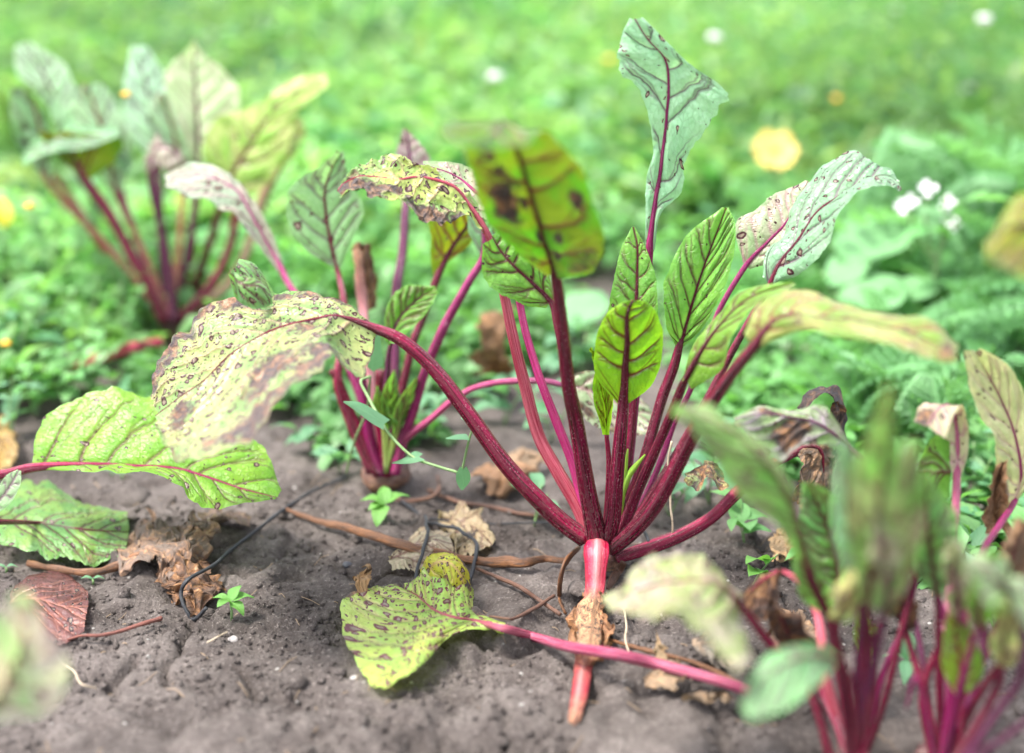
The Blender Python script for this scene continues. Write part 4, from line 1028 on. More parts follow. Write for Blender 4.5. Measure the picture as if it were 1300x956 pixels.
# spotted violet leaf reaching left
leaf(rb, [(1192, 978), (1165, 800), (1135, 690), (1108, 605), (1082, 571)], (dr(1), dr(8), dr(11)), (7.0, 7.0, 6.2, 6.2), VIOL,
     [(1082, 571), (1062, 553), (1035, 536), (1003, 529), (970, 525), (933, 532)], [(1080, 562), (1058, 530), (1042, 514), (1008, 520), (968, 514), (932, 530)], [(1078, 578), (1050, 566), (1018, 566), (992, 584), (960, 562), (936, 536)],
     (dr(11), dr(11)), (dr(11), dr(13)), (dr(11), dr(9)), GREY, hi=True, nveins=6, spot=0.5, sheen=0.35, ruffle=0.4, pucker=0.25, col=(0.2, 0.3, 0.12), yelcol=(0.4, 0.34, 0.38), veincol=(0.25, 0.06, 0.28), burns=((0.4, 0.55, 0.5, 0.2, 0.85), (-0.4, 0.75, 0.6, 0.2, 0.6)))
blade(rb, [(1082, 575), (1074, 590), (1066, 612), (1060, 630)], [(1070, 574), (1060, 590), (1056, 612), (1056, 630)], [(1086, 578), (1084, 600), (1080, 622), (1072, 634)], dr(11), dr(10.5), dr(10.5), PALE, nveins=6, sheen=0.4, col=(0.36, 0.42, 0.34))
leaf(rb, [(1200, 978), (1212, 850), (1204, 800), (1186, 745)], (dr(2), dr(3)), (9.4, 9.4, 7.0), MAGE, [(1186, 745), (1182, 735), (1178, 725)], [(1180, 745), (1176, 735), (1177, 725)], [(1190, 745), (1189, 735), (1180, 725)], dr(3), dr(3), dr(3), FRESH, nveins=2, res=(12, 16))
for q, dd_, w_, tn in (([(1190, 978), (1165, 863), (1150, 900)], dr(-2), (4.7, 4.7, 2.3), MAGE), ([(1202, 978), (1250, 820), (1226, 759), (1198, 712)], (dr(-1), dr(2)), (10.9, 10.1, 7.0), VIOL),
                       ([(1205, 978), (1268, 867), (1256, 812), (1226, 757)], dr(-4), (10.9, 10.1, 6.2), DARK), ([(1188, 978), (1172, 880), (1203, 801), (1228, 740)], (dr(0), dr(1)), (10.9, 10.1, 7.0), CRIM)):
    stalk(rb, q, dd_, w_, tn)
leaf(rb, [(1200, 978), (1215, 978), (1222, 880)], dr(-3), (6.2, 5.5), CRIM, [(1222, 880), (1219, 840), (1213, 800), (1210, 764)], [(1212, 880), (1196, 845), (1200, 800), (1207, 765)], [(1230, 880), (1248, 850), (1234, 800), (1213, 765)], dr(-3), dr(-3), dr(-3), LIME, nveins=7, veinw=0.1, col=(0.14, 0.34, 0.04))
leaf(rb, [(1215, 978), (1270, 900), (1296, 860), (1298, 800), (1280, 752)], (dr(-6), dr(-10)), (10.9, 10.9, 9.4), VIOL, [(1280, 752), (1262, 735), (1245, 722), (1226, 712)], [(1288, 748), (1280, 715), (1255, 700), (1225, 708)], [(1275, 760), (1262, 765), (1245, 750), (1228, 720)], (dr(-10), dr(-12)), dr(-9), dr(-14), PALE, nveins=5, sheen=0.35, col=(0.34, 0.5, 0.22))
leaf(rb, [(1212, 978), (1320, 900), (1340, 820)], dr(-9), (9.4, 8.6), VIOL, [(1340, 820), (1320, 780), (1300, 752), (1282, 735)], [(1345, 815), (1330, 760), (1308, 738), (1283, 732)], [(1330, 830), (1305, 800), (1290, 770), (1280, 740)], dr(-11), dr(-10), dr(-12), PALE, nveins=5, sheen=0.35, col=(0.34, 0.5, 0.24))

# crowd of further leaves and stalks in the near clump
for own, bx, by, tx, ty, hw_, dd_, sty, tn, kw_ in (
        (nb_, 1050, 780, 1012, 700, 20, 2, FRESH, DARK, dict(col=(0.16, 0.36, 0.1))), (nb_, 1092, 760, 1070, 560, 26, -6, PALE, VIOL, dict(allburn=.12)), (nb_, 1122, 790, 1160, 560, 26, -7, FRESH, VIOL, dict(yelcol=(.4, .3, .24), yel=.8)),
        (rb, 1190, 760, 1176, 600, 26, 0, FRESH, DARK, dict(col=(.14, .32, .12))), (rb, 1240, 800, 1262, 700, 22, -6, FRESH, MAGE, {}), (rb, 1150, 800, 1140, 700, 18, 3, WITHER, CRIM, dict(allburn=.9, crumple=.4)),
        (rb, 1268, 790, 1300, 660, 24, 4, WITHER, CRIM, dict(allburn=.8, crumple=.4, dry=.5, drycol=(.4, .25, .14))), (nb_, 1020, 830, 985, 770, 22, 6, WITHER, CRIM, dict(allburn=.95, crumple=.5)), (nb_, 1128, 740, 1112, 640, 20, -9, GREY, VIOL, dict(allburn=.35, crumple=.5, col=(.26, .4, .14))),
        (rb, 1222, 790, 1210, 690, 20, -3, GREY, MAGE, dict(allburn=.4, crumple=.5, col=(.26, .4, .14))), (nb_, 1060, 800, 1100, 720, 18, -5, OLD, DARK, dict(allburn=.3, crumple=.4)), (rb, 1270, 840, 1290, 770, 20, -5, OLD, CRIM, dict(allburn=.35, crumple=.4))):
    f0 = dn if own is nb_ else dr
    x0 = 1085 if own is nb_ else 1196
    mx_, my_ = (bx + tx) / 2, (by + ty) / 2
    leaf(own, [(x0, 980), ((x0 + bx) / 2, (980 + by) / 2 - 10), (bx, by)], (f0(0), f0(dd_)), (12, 11, 8), tn, [(bx, by), (mx_ - 4, my_), (tx, ty)], [(bx - 3, by), (bx * .7 + tx * .3 - hw_, by * .7 + ty * .3), (bx * .3 + tx * .7 - hw_ * .8, by * .3 + ty * .7), (tx - 3, ty)],
         [(bx + 3, by), (bx * .7 + tx * .3 + hw_, by * .7 + ty * .3), (bx * .3 + tx * .7 + hw_ * .8, by * .3 + ty * .7), (tx + 3, ty)], (f0(dd_), f0(dd_ - 4)), (f0(dd_), f0(dd_ - 2)), (f0(dd_), f0(dd_ - 3)), sty, nveins=7, ruffle=.5, pucker=.3, **kw_)

# leaves of two neighbours whose stems stand outside the frame
ob = thing('beet_plant', 'blurred olive leaf of a very near beet poking in at the right edge', 'beet', g(1420, 900))
leaf(ob, [g(1420, 900), W(1410, 700, -16), W(1390, 450, -20), W(1365, 330, -23)], 0, (15, 14, 12), DARK,
     [(1365, 330), (1330, 300), (1290, 285), (1250, 318)], [(1365, 318), (1335, 262), (1290, 252), (1247, 310)], [(1360, 345), (1330, 350), (1290, 348), (1252, 326)], (-23, -26), (-23, -23), (-23, -29), OLIVE, nveins=5, sheen=0.35)
nl = thing('beet_plant', 'very blurred pale leaf of a near beet in the lower left corner', 'beet', g(-60, 990))
leaf(nl, [g(-60, 990), W(-40, 940, -30), W(-20, 905, -34)], 0, (12, 10, 9), CRIM,
     [(-20, 905), (10, 860), (30, 810), (26, 752)], [(-30, 890), (-20, 850), (-10, 790), (20, 752)], [(-5, 920), (60, 900), (84, 840), (34, 754)], (-34, -37), -37, -35, GREY, nveins=5, sheen=0.3, col=(0.38, 0.55, 0.3), yelcol=(0.6, 0.52, 0.5), yel=1.0)

# ------------------------------------------------------------------ fallen spotted leaf in front
fl = thing('fallen_leaf', 'yellow green fallen beet leaf covered in ringed spots on the soil in front', 'beet leaf', g(560, 805))
leaf(fl, [g(985, 893, 0.8), g(920, 867, 1.0), g(840, 845, 1.6), g(795, 834, 2.0), g(770, 829, 2.2), g(720, 821, 1.8), g(675, 808, 0.9), g(640, 798, 0.8)], 0, (15, 14, 15, 15, 15, 14, 12, 11), MAGE | dict(col=(0.17, 0.004, 0.04), col2=(0.4, 0.11, 0.17), tipcol=(0.25, 0.08, 0.06)),
     [g(640, 798, 0.8), g(604, 789, 1.0), g(577, 784, 1.1), g(556, 777, 1.2), g(543, 768, 1.2), g(531, 757, 1.1), g(520, 751, 0.8), g(510, 747, 0.6)],
     [g(640, 801, 0.5), g(600, 800, 0.9), g(560, 818, 1.4), g(520, 858, 1.0), g(470, 872, 0.5), g(436, 795, 0.9), g(446, 752, 0.5), g(500, 742, 0.5)],
     [W(641, 794, -5), W(606, 777, -5), W(599, 755, -4.2), W(590, 728, -4.2), W(574, 706, -3.6), W(548, 704, -2.2), W(536, 728, -1.6), W(514, 745, -1)], 0, 0, 0, OLD,
     hi=True, nveins=7, spot=1.0, speck=0.1, col=(0.32, 0.52, 0.1), yelcol=(0.46, 0.56, 0.11), spotcol=(0.12, 0.025, 0.04), ruffle=0.25, ragged=0.05, sheen=0.25, burns=((0.75, 0.12, 0.3, 0.12, 0.75), (0.95, 0.42, 0.15, 0.15, 0.7), (-1.0, 0.9, 0.2, 0.12, 0.9), (0, 1.0, 1, 0.05, 0.8)))
blade(fl, [W(538, 735, -3.0), W(550, 716, -4.2), W(570, 714, -4.9), W(586, 732, -5.0), W(590, 762, -4.9)], [W(534, 722, -2.4), W(546, 703, -2.8), W(574, 701, -3.2), W(594, 718, -3.6), W(600, 760, -4.4)], [W(545, 752, -3.6), W(557, 738, -4.6), W(566, 735, -5.1), W(575, 745, -5.2), W(582, 764, -5.0)], 0, 0, 0, OLD, hi=True, nveins=4, col=(0.42, 0.48, 0.06), yelcol=(0.5, 0.44, 0.04), edgeburn=0.75, spot=0.8, ruffle=.4, name='curled_margin')

# ------------------------------------------------------------------ litter on the soil
def flat_leaf(name, label, cat, outline, style, h=0.4, group=None, tipp=None, **kw):
    """a dry leaf lying on the soil, outline given as M, L, R pixel lists"""
    M, L, R = outline
    o = blade(None, [g(*p, h + 0.25) for p in M], [g(*p, h) for p in L], [g(*p, h) for p in R], 0, 0, 0, style, name=name, **kw)
    return tag(o, label, cat, group)

dl = thing('dead_leaf', 'crumpled brown dead beet leaf with its dry stalk on the soil at left', 'dead leaf', g(225, 715))
blade(dl, [g(150, 712, 0.6), g(185, 700, 1.2), g(215, 695, 2.0), g(240, 700, 2.2), g(265, 690, 1.2)], [g(160, 700, 0.6), g(178, 672, 1.2), g(205, 655, 1.6), g(240, 655, 2.0), g(270, 668, 0.8)], [g(155, 720, 0.4), g(190, 722, 0.5), g(205, 738, 0.8), g(240, 740, 1.0), g(262, 715, 0.5)],
      0, 0, 0, WITHER, hi=True, allburn=1.0, crumple=0.95, cscale=75, ragged=0.3, dry=0.35, drycol=(0.36, 0.26, 0.2), nveins=5)
blade(dl, [g(225, 700, 1.8), g(235, 725, 2.2), g(245, 752, 1.4), g(247, 778, 0.5)], [g(205, 712, 0.6), g(205, 738, 0.5), g(225, 755, 0.5), g(240, 780, 0.3)], [g(250, 700, 1.5), g(268, 725, 1.2), g(275, 750, 0.6), g(256, 778, 0.3)],
      0, 0, 0, WITHER, hi=True, allburn=1.0, crumple=0.8, cscale=85, ragged=0.25, dry=0.2, drycol=(0.3, 0.16, 0.08), nveins=5)
V, F, uv, tt = tube_arrays(catmull(np.array([g(35, 715, 0.4), g(70, 722, 0.6), g(116, 727, 0.6), g(150, 718, 0.7), g(180, 705, 1.0)]), np.linspace(0, 1, 30)), np.linspace(0.0022, 0.0034, 30) + 0.0004 * np.sin(np.arange(30)), 10, None, 0.55)
mesh_obj('stalk', V, F, M_ORANGE, dl, None, uv)

def strand(name, label, cat, pts, rad, mat, parent=None, group=None, flat=1.0, n=60, nc=8, wob=0.0):
    P = catmull(np.array(pts), np.linspace(0, 1, n))
    if wob:
        P = P + wob * np.stack([vnoise(P * 60 + 3, 3), vnoise(P * 60 + 9, 4), 0.5 * vnoise(P * 60 + 5, 5)], 1)
    R = interp(rad, np.linspace(0, 1, n)) * (1 + 0.18 * vnoise(P * 170, 12))
    V, F, uv, tt = tube_arrays(P, R, nc, None, flat)
    o = mesh_obj(name, V, F, mat, parent, None, uv)
    if label: tag(o, label, cat, group, 'thing')
    return o

strand('cord', 'black cord curving over the soil from the withered leaf to the second beet', 'cord', [g(262, 772, .9), g(247, 786, .4), g(236, 774, .5), g(230, 753, 1.2), g(240, 735, 2.2), g(272, 717, 1.6), g(292, 699, .9), g(330, 670, .5), g(361, 646, .4), g(400, 622, .4), g(440, 605, .5)], 0.0013, M_CORD, n=90)
strand('cord', 'black string hooked over the pale dry leaf behind the fallen leaf', 'cord', [g(500, 628, .4), g(517, 643, .4), g(545, 662, .6), g(570, 668, .8), g(586, 675, .9), g(602, 686, 1.2), g(605, 702, 1.4), g(600, 718, .9), g(594, 742, .4)], 0.0013, M_CORD, wob=0.002)
strand('cord', 'short black string hanging down across the dry leaf to the soil', 'cord', [g(541, 655, .5), g(543, 672, .8), g(538, 700, 1.2), g(531, 722, .8), g(526, 748, .3)], 0.0012, M_CORD, wob=0.002)
strand('cord', 'thin black wire running level to the crown of the large beet', 'cord', [g(545, 658, .4), g(577, 662, .6), g(620, 665, .7), g(660, 664, .9), g(700, 663, 1.2), g(744, 661, 1.8)], 0.0007, M_CORD)
strand('cord', 'short dark string hooked over the low right stalk of the large beet', 'cord', [g(808, 668, 1.5), g(817, 674, 2.2), g(823, 686, 2.6), g(826, 698, 1.5), g(828, 712, .5)], 0.0012, M_CORD)
strand('dry_twig', 'long flat brown dry stem lying between the second beet and the large one', 'dry stem', [g(358, 644, .5), g(390, 658, .5), g(430, 668, .6), g(498, 688, .7), g(552, 701, .8), g(600, 711, .8), g(640, 713, .8), g(668, 715, .8), g(690, 710, .8), g(717, 711, .7)], (.0012, .0024, .0034, .0026, .0038, .0028, .002), M_ORANGE, flat=0.38, n=90, wob=0.002)
strand('dry_twig', 'thin brown dry stem slanting down to the broken pink stalk', 'dry stem', [g(606, 722, .5), g(635, 733, .5), g(660, 745, .5), g(683, 761, .5), g(712, 781, .4)], (.0012, .0016, .0013), M_BROWN, wob=0.001)
strand('dry_twig', 'looped flat brown strip of dry stalk beside the bent pink stalk', 'dry stem', [g(736, 695, 1.4), g(726, 704, 1.8), g(716, 718, 1.6), g(711, 740, .9), g(711, 762, .5), g(717, 777, .4)], (.002, .0028, .0028, .002), M_ORANGE, flat=0.4)
strand('dry_twig', 'crooked brown root fragment on the soil right of the fallen leaf', 'dry stem', [g(622, 783, .3), g(645, 785, .6), g(655, 784, .5), g(680, 773, .5), g(703, 756, .4)], (.0007, .001, .0012), M_BROWN, wob=0.001)
strand('dry_twig', 'brown strip of dry stalk under the bend of the broken stalk', 'dry stem', [g(792, 714, 1.0), g(785, 725, 1.0), g(777, 737, .6), g(772, 748, .3)], (.002, .0032, .002), M_BROWN, flat=0.5)
strand('dry_twig', 'brown straw lying along the pink stalk of the fallen leaf', 'dry stem', [g(772, 812, .4), g(800, 820, .5), g(837, 830, .6), g(886, 843, .6), g(940, 868, .5), g(990, 892, .4)], (.001, .0016, .0016, .001), M_ORANGE, n=70)
strand('dry_twig', 'dark curved dry stem looping at the foot of the second beet', 'dry stem', [g(556, 605, .8), g(557, 622, 1.2), g(545, 632, .6), g(520, 636, .5), g(500, 633, .4)], .0017, M_BROWN)
strand('dry_twig', 'long dark dry stem lying behind the pale dry leaves', 'dry stem', [g(545, 622, .4), g(580, 636, .5), g(630, 646, .6), g(680, 655, .5), g(720, 662, .4)], .0016, M_BROWN, wob=0.002)
strand('twig', 'thin reddish twig beside the stained leaf on the soil', 'twig', [g(86, 812, .3), g(105, 807, .5), g(130, 806, .5), g(155, 801, .5), g(180, 793, .6), g(205, 785, .5)], (.0007, .0011, .0014), M_TWIG, wob=0.001)
strand('twig', 'brown twig standing out of the soil behind the dead leaf', 'twig', [g(258, 696, .3), g(262, 680, 1.2), g(265, 658, 2.0)], .0009, M_STRAW)
for lab, P_ in (('pale straw bent at the bottom left of the soil', [g(80, 842, .3), g(96, 852, .5), g(104, 868, .7), g(124, 874, .3)]), 
                ('pale rootlet lying by the three leaved seedling', [g(262, 817, .3), g(275, 810, .5), g(288, 803, .4)]),
                ('grey rootlet beside the withered end of the broken stalk', [g(786, 770, .3), g(795, 785, 1.0), g(794, 805, .6), g(801, 840, .3)]), ('pale straw on the soil below the far right leaf', [g(1262, 692, .3), g(1280, 700, .5), g(1300, 712, .3)]),
                ('pale straw at the foot of the blurred near beet', [g(1152, 828, .3), g(1165, 843, .4), g(1176, 856, .3)])):
    strand('straw', lab, 'straw', P_, .0006, M_STRAW, n=24, nc=6, wob=0.0015)
th_ = strand('hanging_thread', 'dry grey thread of a leaf hanging over the low red stalk', 'dry stem', [W(852, 560, 1), W(849, 600, 0.8), W(850, 640, 0.5), W(855, 668, 0.2), W(858, 690, 0.2)], .0008, M_STRAW, n=40, nc=6, wob=0.002)

flat_leaf('dry_leaf', 'pale tan dry leaf under the black strings, left piece', 'dead leaf', ([(492, 712), (515, 700), (540, 685), (575, 690)], [(494, 706), (510, 690), (535, 672), (570, 678)], [(496, 722), (525, 722), (552, 714), (572, 706)]), WITHER,
          allburn=0.15, col=(0.42, 0.34, 0.24), yelcol=(0.5, 0.42, 0.3), crumple=0.25, ragged=0.2, spot=0.15, nveins=4, h=0.5)
flat_leaf('dry_leaf', 'pale tan dry leaf under the black strings, right piece', 'dead leaf', ([(557, 660), (580, 660), (605, 672), (626, 692)], [(556, 650), (578, 644), (610, 652), (627, 682)], [(560, 670), (582, 690), (590, 704), (622, 696)]), WITHER,
          allburn=0.2, col=(0.4, 0.3, 0.19), yelcol=(0.5, 0.4, 0.26), crumple=0.3, ragged=0.25, spot=0.2, nveins=4, h=0.5)
flat_leaf('stained_leaf', 'dark reddish purple dead leaf lying flat at the left', 'dead leaf', ([(12, 765), (45, 760), (80, 770), (112, 770)], [(20, 742), (50, 728), (85, 728), (111, 750)], [(20, 790), (50, 808), (85, 814), (107, 800)]), WITHER,
          allburn=0.0, col=(0.17, 0.065, 0.06), yelcol=(0.1, 0.05, 0.055), veincol=(0.26, 0.1, 0.07), spot=0.25, ruffle=0.2, nveins=5, h=0.35, spotcol=(0.03, 0.015, 0.02))
flat_leaf('dry_leaf', 'yellow brown dry leaf at the left edge above the green leaf', 'dead leaf', ([(-20, 560), (0, 560), (12, 562), (22, 572)], [(-18, 540), (2, 526), (15, 545), (23, 568)], [(-18, 590), (2, 595), (14, 588), (22, 576)]), WITHER,
          allburn=0.35, col=(0.5, 0.32, 0.12), yelcol=(0.55, 0.4, 0.16), crumple=0.3, nveins=4, h=1.4)
for lab, cx_, cy_, rx, ry, al, seedc in (('brown crumpled leaf litter behind the large beet, left of the pink stalk', 640, 605, 42, 16, 0.9, (0.36, 0.2, 0.1)), ('tan leaf scrap among the litter behind the large beet', 668, 585, 26, 14, 0.8, (0.4, 0.28, 0.17)),
                                         ('crumpled dry brown leaf at the foot of the near beet', 1010, 806, 34, 22, 0.85, (0.32, 0.22, 0.14)), ('ragged dry leaf scrap at the lower middle edge', 850, 858, 26, 12, 0.8, (0.4, 0.28, 0.17)),
                                         ('small dry scrap hanging by the brown straw', 838, 835, 9, 18, 0.9, (0.42, 0.3, 0.16)), ('brown withered leaf behind the blurred drooping leaf', 996, 694, 20, 22, 0.95, (0.4, 0.28, 0.14)),
                                         ('dry grey brown curled leaf with dark blotches under the near leaf', 915, 822, 34, 16, 0.7, (0.3, 0.26, 0.2)), ('dark soil coloured leaf scrap by the dead leaf stalk', 285, 655, 30, 8, 0.5, (0.2, 0.15, 0.13)),
                                         ('tan scrap of dry leaf at the bottom right of the straw', 900, 880, 24, 10, 0.8, (0.36, 0.26, 0.16)), ('small dry tip of a leaf beside the spotted fallen leaf', 462, 738, 10, 10, 0.9, (0.45, 0.26, 0.1))):
    flat_leaf('dry_leaf', lab, 'dead leaf', ([(cx_ - rx, cy_ + 2), (cx_ - rx * .3, cy_), (cx_ + rx * .4, cy_ - 2), (cx_ + rx, cy_)], [(cx_ - rx * .9, cy_ - ry * .4), (cx_ - rx * .3, cy_ - ry), (cx_ + rx * .5, cy_ - ry * .8), (cx_ + rx, cy_ - 2)],
              [(cx_ - rx * .9, cy_ + ry * .4), (cx_ - rx * .2, cy_ + ry), (cx_ + rx * .4, cy_ + ry * .9), (cx_ + rx, cy_ + 3)]), WITHER, allburn=al, crumple=0.75, cscale=80, ragged=0.3, dry=0.7, drycol=seedc, nveins=4, h=0.9, res=(36, 48))
# dead leaf standing behind the crimson stalks, black curl and dangling scrap on the right
wl = thing('dead_leaf', 'brown shrivelled leaf upright behind the pink stalk of the large beet', 'dead leaf', g(626, 480))
blade(wl, [g(628, 482, 0.2), W(628, 455, 34), W(630, 425, 33), W(640, 402, 34)], [g(612, 480, 0.2), W(604, 455, 33), W(610, 420, 32), W(632, 400, 34)], [g(640, 482, 0.2), W(652, 455, 34), W(654, 420, 34), W(646, 400, 34)], 0, 0, 0, WITHER, allburn=1.0, crumple=1.1, cscale=60, dry=0.6, drycol=(0.35, 0.19, 0.08), ragged=0.2)
bk = thing('dead_leaf', 'black dried leaf curled into a loop behind the spotted violet leaf', 'dead leaf', g(1062, 640))
blade(bk, [(1018, 522), (1028, 505), (1043, 497), (1058, 498), (1066, 512), (1067, 540), (1063, 580)], [(1012, 518), (1024, 500), (1042, 491), (1062, 490), (1073, 508), (1073, 540), (1068, 580)], [(1022, 524), (1032, 511), (1044, 503), (1054, 504), (1060, 515), (1060, 540), (1058, 580)],
      (3, 4, 3), (3.5, 5, 3.5), (2.6, 3, 2.4), WITHER, allburn=1.0, crumple=0.3, dry=0.9, drycol=(0.025, 0.022, 0.026), nveins=4, res=(20, 60))
stalk(bk, [W(1063, 575, 3), W(1062, 600, 3), g(1062, 640)], 0, (7, 6, 5), dict(RUST, col=(.03, .015, .012), col2=(.08, .04, .03), tipcol=(.04, .02, .02)))
blade(bk, [(1066, 510), (1062, 522), (1060, 540)], [(1060, 508), (1050, 520), (1052, 542)], [(1069, 512), (1071, 525), (1066, 545)], 3.2, 3.2, 3, WITHER, allburn=1.0, crumple=0.4, nveins=3, res=(20, 24))
tag(blade(None, [(872, 604), (885, 598), (897, 590), (907, 596), (921, 606)], [(870, 602), (884, 590), (900, 582), (910, 590), (922, 600)], [(873, 607), (890, 616), (899, 600), (910, 616), (918, 612)], 1, 1.5, 0, OLD, allburn=0.55, crumple=0.4, spot=0.8, nveins=3, name='curled_leaf', res=(36, 50)),
    'small curled green scrap of leaf with black rings right of the dark stalks', 'dead leaf')

# ------------------------------------------------------------------ small plants
def leaf_mesh(name, mat, wid=0.55, droop=0.35, fold=0.25, nu=4, nv=7, base=0.25, lobes=0.0, pointy=0.8):
    """a leaf one unit long from the origin along +Y, upper face +Z; shared by many objects"""
    v, uvs = [], []
    for j in range(nv + 1):
        t = j / nv
        w = wid * 0.5 * (math.sin(math.pi * min(1, t ** 0.75)) ** pointy) * (1 + lobes * math.sin(t * 19))
        for i in range(nu + 1):
            s = (i / nu - 0.5) * 2
            v.append((s * w, t, fold * abs(s) * w + 0.22 * math.sin(t * 2.6) * (1 - droop) - droop * t * t + 0.03 * math.sin(9 * t + 2 * s)))
            uvs.append((i / nu, t))
    o = mesh_obj(name, v, grid_faces(nv + 1, nu + 1), mat, None, None, uvs)
    me = o.data
    bpy.data.objects.remove(o)
    return me

def place(name, me, parent, pos, az, el, size, roll=0.0):
    from mathutils import Matrix
    o = bpy.data.objects.new(name, me)
    COL.objects.link(o)
    m = Matrix.Rotation(az, 4, 'Z') @ Matrix.Rotation(el, 4, 'X') @ Matrix.Rotation(roll, 4, 'Y')
    o.matrix_local = Matrix.Translation(Vector(pos)) @ m @ Matrix.Diagonal((size, size, size, 1))
    if parent is not None: o.parent = parent
    return o

LM = {'oval': leaf_mesh('oval_leaf', M_WEED, 0.62), 'lance': leaf_mesh('lance_leaf', M_WEED, 0.34, 0.45), 'blue': leaf_mesh('blue_leaf', M_BLUE, 0.45, 0.2, pointy=0.9),
      'lime': leaf_mesh('lime_leaf', M_LIME, 0.6, 0.1), 'broad': leaf_mesh('round_leaf', M_BROAD, 0.85, 0.5, 0.18, 6, 8, pointy=0.6), 'nettle': leaf_mesh('toothed_leaf', M_WEED, 0.6, 0.4, 0.25, 4, 14, lobes=0.1)}

def weed(name, label, cat, base, height, n, size, kind, group=None, spread=0.5, stems=3, buds=0, seed=0, kink=0.0):
    rng = random.Random(seed)
    root = thing(name, label, cat, base, group)
    for s in range(stems):
        a = rng.uniform(0, 6.28) if stems > 1 else rng.uniform(-.3, .3)
        ln = height * rng.uniform(0.7, 1.05)
        top = np.array((math.cos(a) * spread * ln * rng.uniform(.4, 1), math.sin(a) * spread * ln * rng.uniform(.4, 1), ln))
        P = [np.zeros(3), top * 0.4 + np.array((0, 0, ln * 0.12)), top]
        C = catmull(np.array(P), np.linspace(0, 1, 9))
        V, F, uv, tt = tube_arrays(C + np.array(base), np.linspace(0.0014, 0.0007, 9) * (height / 0.12) ** 0.5, 6)
        mesh_obj('stem', V, F, M_GSTEM, root, None, uv)
        k = max(1, n // stems)
        for j in range(k):
            t = 0.2 + 0.8 * (j + 0.6) / k
            p = catmull(np.array(P), [min(t, 1)])[0]
            place('leaf', LM[kind], root, p, rng.uniform(0, 6.28), rng.uniform(-0.2, 0.7), size * rng.uniform(0.6, 1.15) * (1.1 - 0.4 * t), rng.uniform(-.4, .4))
        if s < buds:
            V = ico_v * 0.0042 + top + np.array(base) + np.array((0, 0, 0.004))
            mesh_obj('flower_bud', V, ico_f, M_YBUD, root)
    return root

# low weeds at the left
k_ = 0
LW = [(12, 560, .05, 10, .03, 'blue'), (45, 530, .06, 14, .03, 'oval'), (85, 520, .06, 14, .032, 'oval'), (120, 505, .06, 14, .03, 'nettle'), (20, 490, .09, 18, .03, 'oval'), (60, 470, .10, 20, .03, 'nettle'),
      (105, 470, .09, 18, .028, 'oval'), (150, 455, .09, 16, .03, 'oval'), (175, 430, .1, 18, .03, 'nettle'), (15, 430, .13, 22, .032, 'nettle'), (60, 415, .14, 24, .034, 'oval'), (110, 405, .13, 22, .034, 'nettle'),
      (150, 395, .13, 22, .034, 'oval'), (260, 415, .08, 14, .03, 'oval'), (235, 400, .12, 16, .036, 'lance'), (280, 400, .1, 14, .036, 'oval'), (30, 385, .16, 24, .036, 'oval'), (85, 380, .17, 24, .036, 'nettle'), (330, 395, .06, 12, .03, 'lance')]
for (px, py, h_, n_, s_, kd) in LW:
    k_ += 1
    weed('weed_plant', 'low leafy green weed crowding the ground around the far beet', 'weed', g(px, py), h_, n_, s_ * 0.92, kd, 'weeds around the far beet', 0.6, 3, 1 if k_ in (5, 10, 11, 17) else 0, k_)
# weeds between and behind the beets
MW = [('grey green weed sprig left of the second beet', 415, 545, .035, 4, .035, 'blue', 1), ('grey green weed with long leaves below the big spotted leaf', 400, 575, .03, 5, .045, 'blue', 2),
      ('grey green weed leaf by the stalk foot of the large beet', 678, 668, .03, 4, .034, 'blue', 2), ('pale weed behind the arching thin stalk', 640, 540, .05, 6, .045, 'blue', 2), ('weed behind the crimson stalks at ground level', 700, 560, .05, 6, .04, 'blue', 2),
      ('grey green weed right of the heart of the large beet', 850, 655, .04, 6, .036, 'blue', 2), ('grey green weed behind the low right stalk', 900, 640, .045, 6, .04, 'blue', 2), ('weed beside the dangling scrap of leaf', 945, 610, .05, 6, .04, 'blue', 2),
      ('weed growing behind the drooping violet leaf', 985, 620, .07, 8, .035, 'lance', 2), ('dark green weed at the foot of the drooping leaf', 945, 690, .03, 6, .03, 'oval', 2), ('slender weed beside the withered brown leaf', 955, 745, .03, 5, .026, 'lime', 2),
      ('low weed behind the pink bent stalk of the near beet', 1010, 715, .03, 8, .03, 'lance', 3), ('weed between the stalks of the beets at the right', 1170, 740, .05, 8, .03, 'blue', 3), ('bright small weed at the lower right corner', 1262, 800, .04, 7, .022, 'lime', 3),
      ('weed right of the drooping pink leaf', 1235, 640, .06, 9, .03, 'blue', 3), ('bright leafy weed behind the centre right stalks', 930, 470, .09, 12, .045, 'oval', 3), ('weed behind the oval leaf of the large beet', 740, 480, .06, 8, .05, 'blue', 3),
      ('weed behind the pink stalk near the brown leaf', 600, 470, .05, 8, .045, 'oval', 3), ('weed standing left of the brown shrivelled leaf', 575, 440, .08, 10, .05, 'oval', 3), ('leafy weed behind the second beet', 380, 430, .07, 10, .045, 'lance', 3),
      ('spreading weed right of the second beet', 560, 560, .04, 6, .04, 'blue', 2), ('low weed left of the second beet crown', 430, 600, .02, 4, .04, 'blue', 2)]
for i, (lab, px, py, h_, n_, s_, kd, st) in enumerate(MW):
    weed('weed_plant', lab, 'weed', g(px, py), h_, n_, s_, kd, None, 0.7, st, 0, 100 + i)
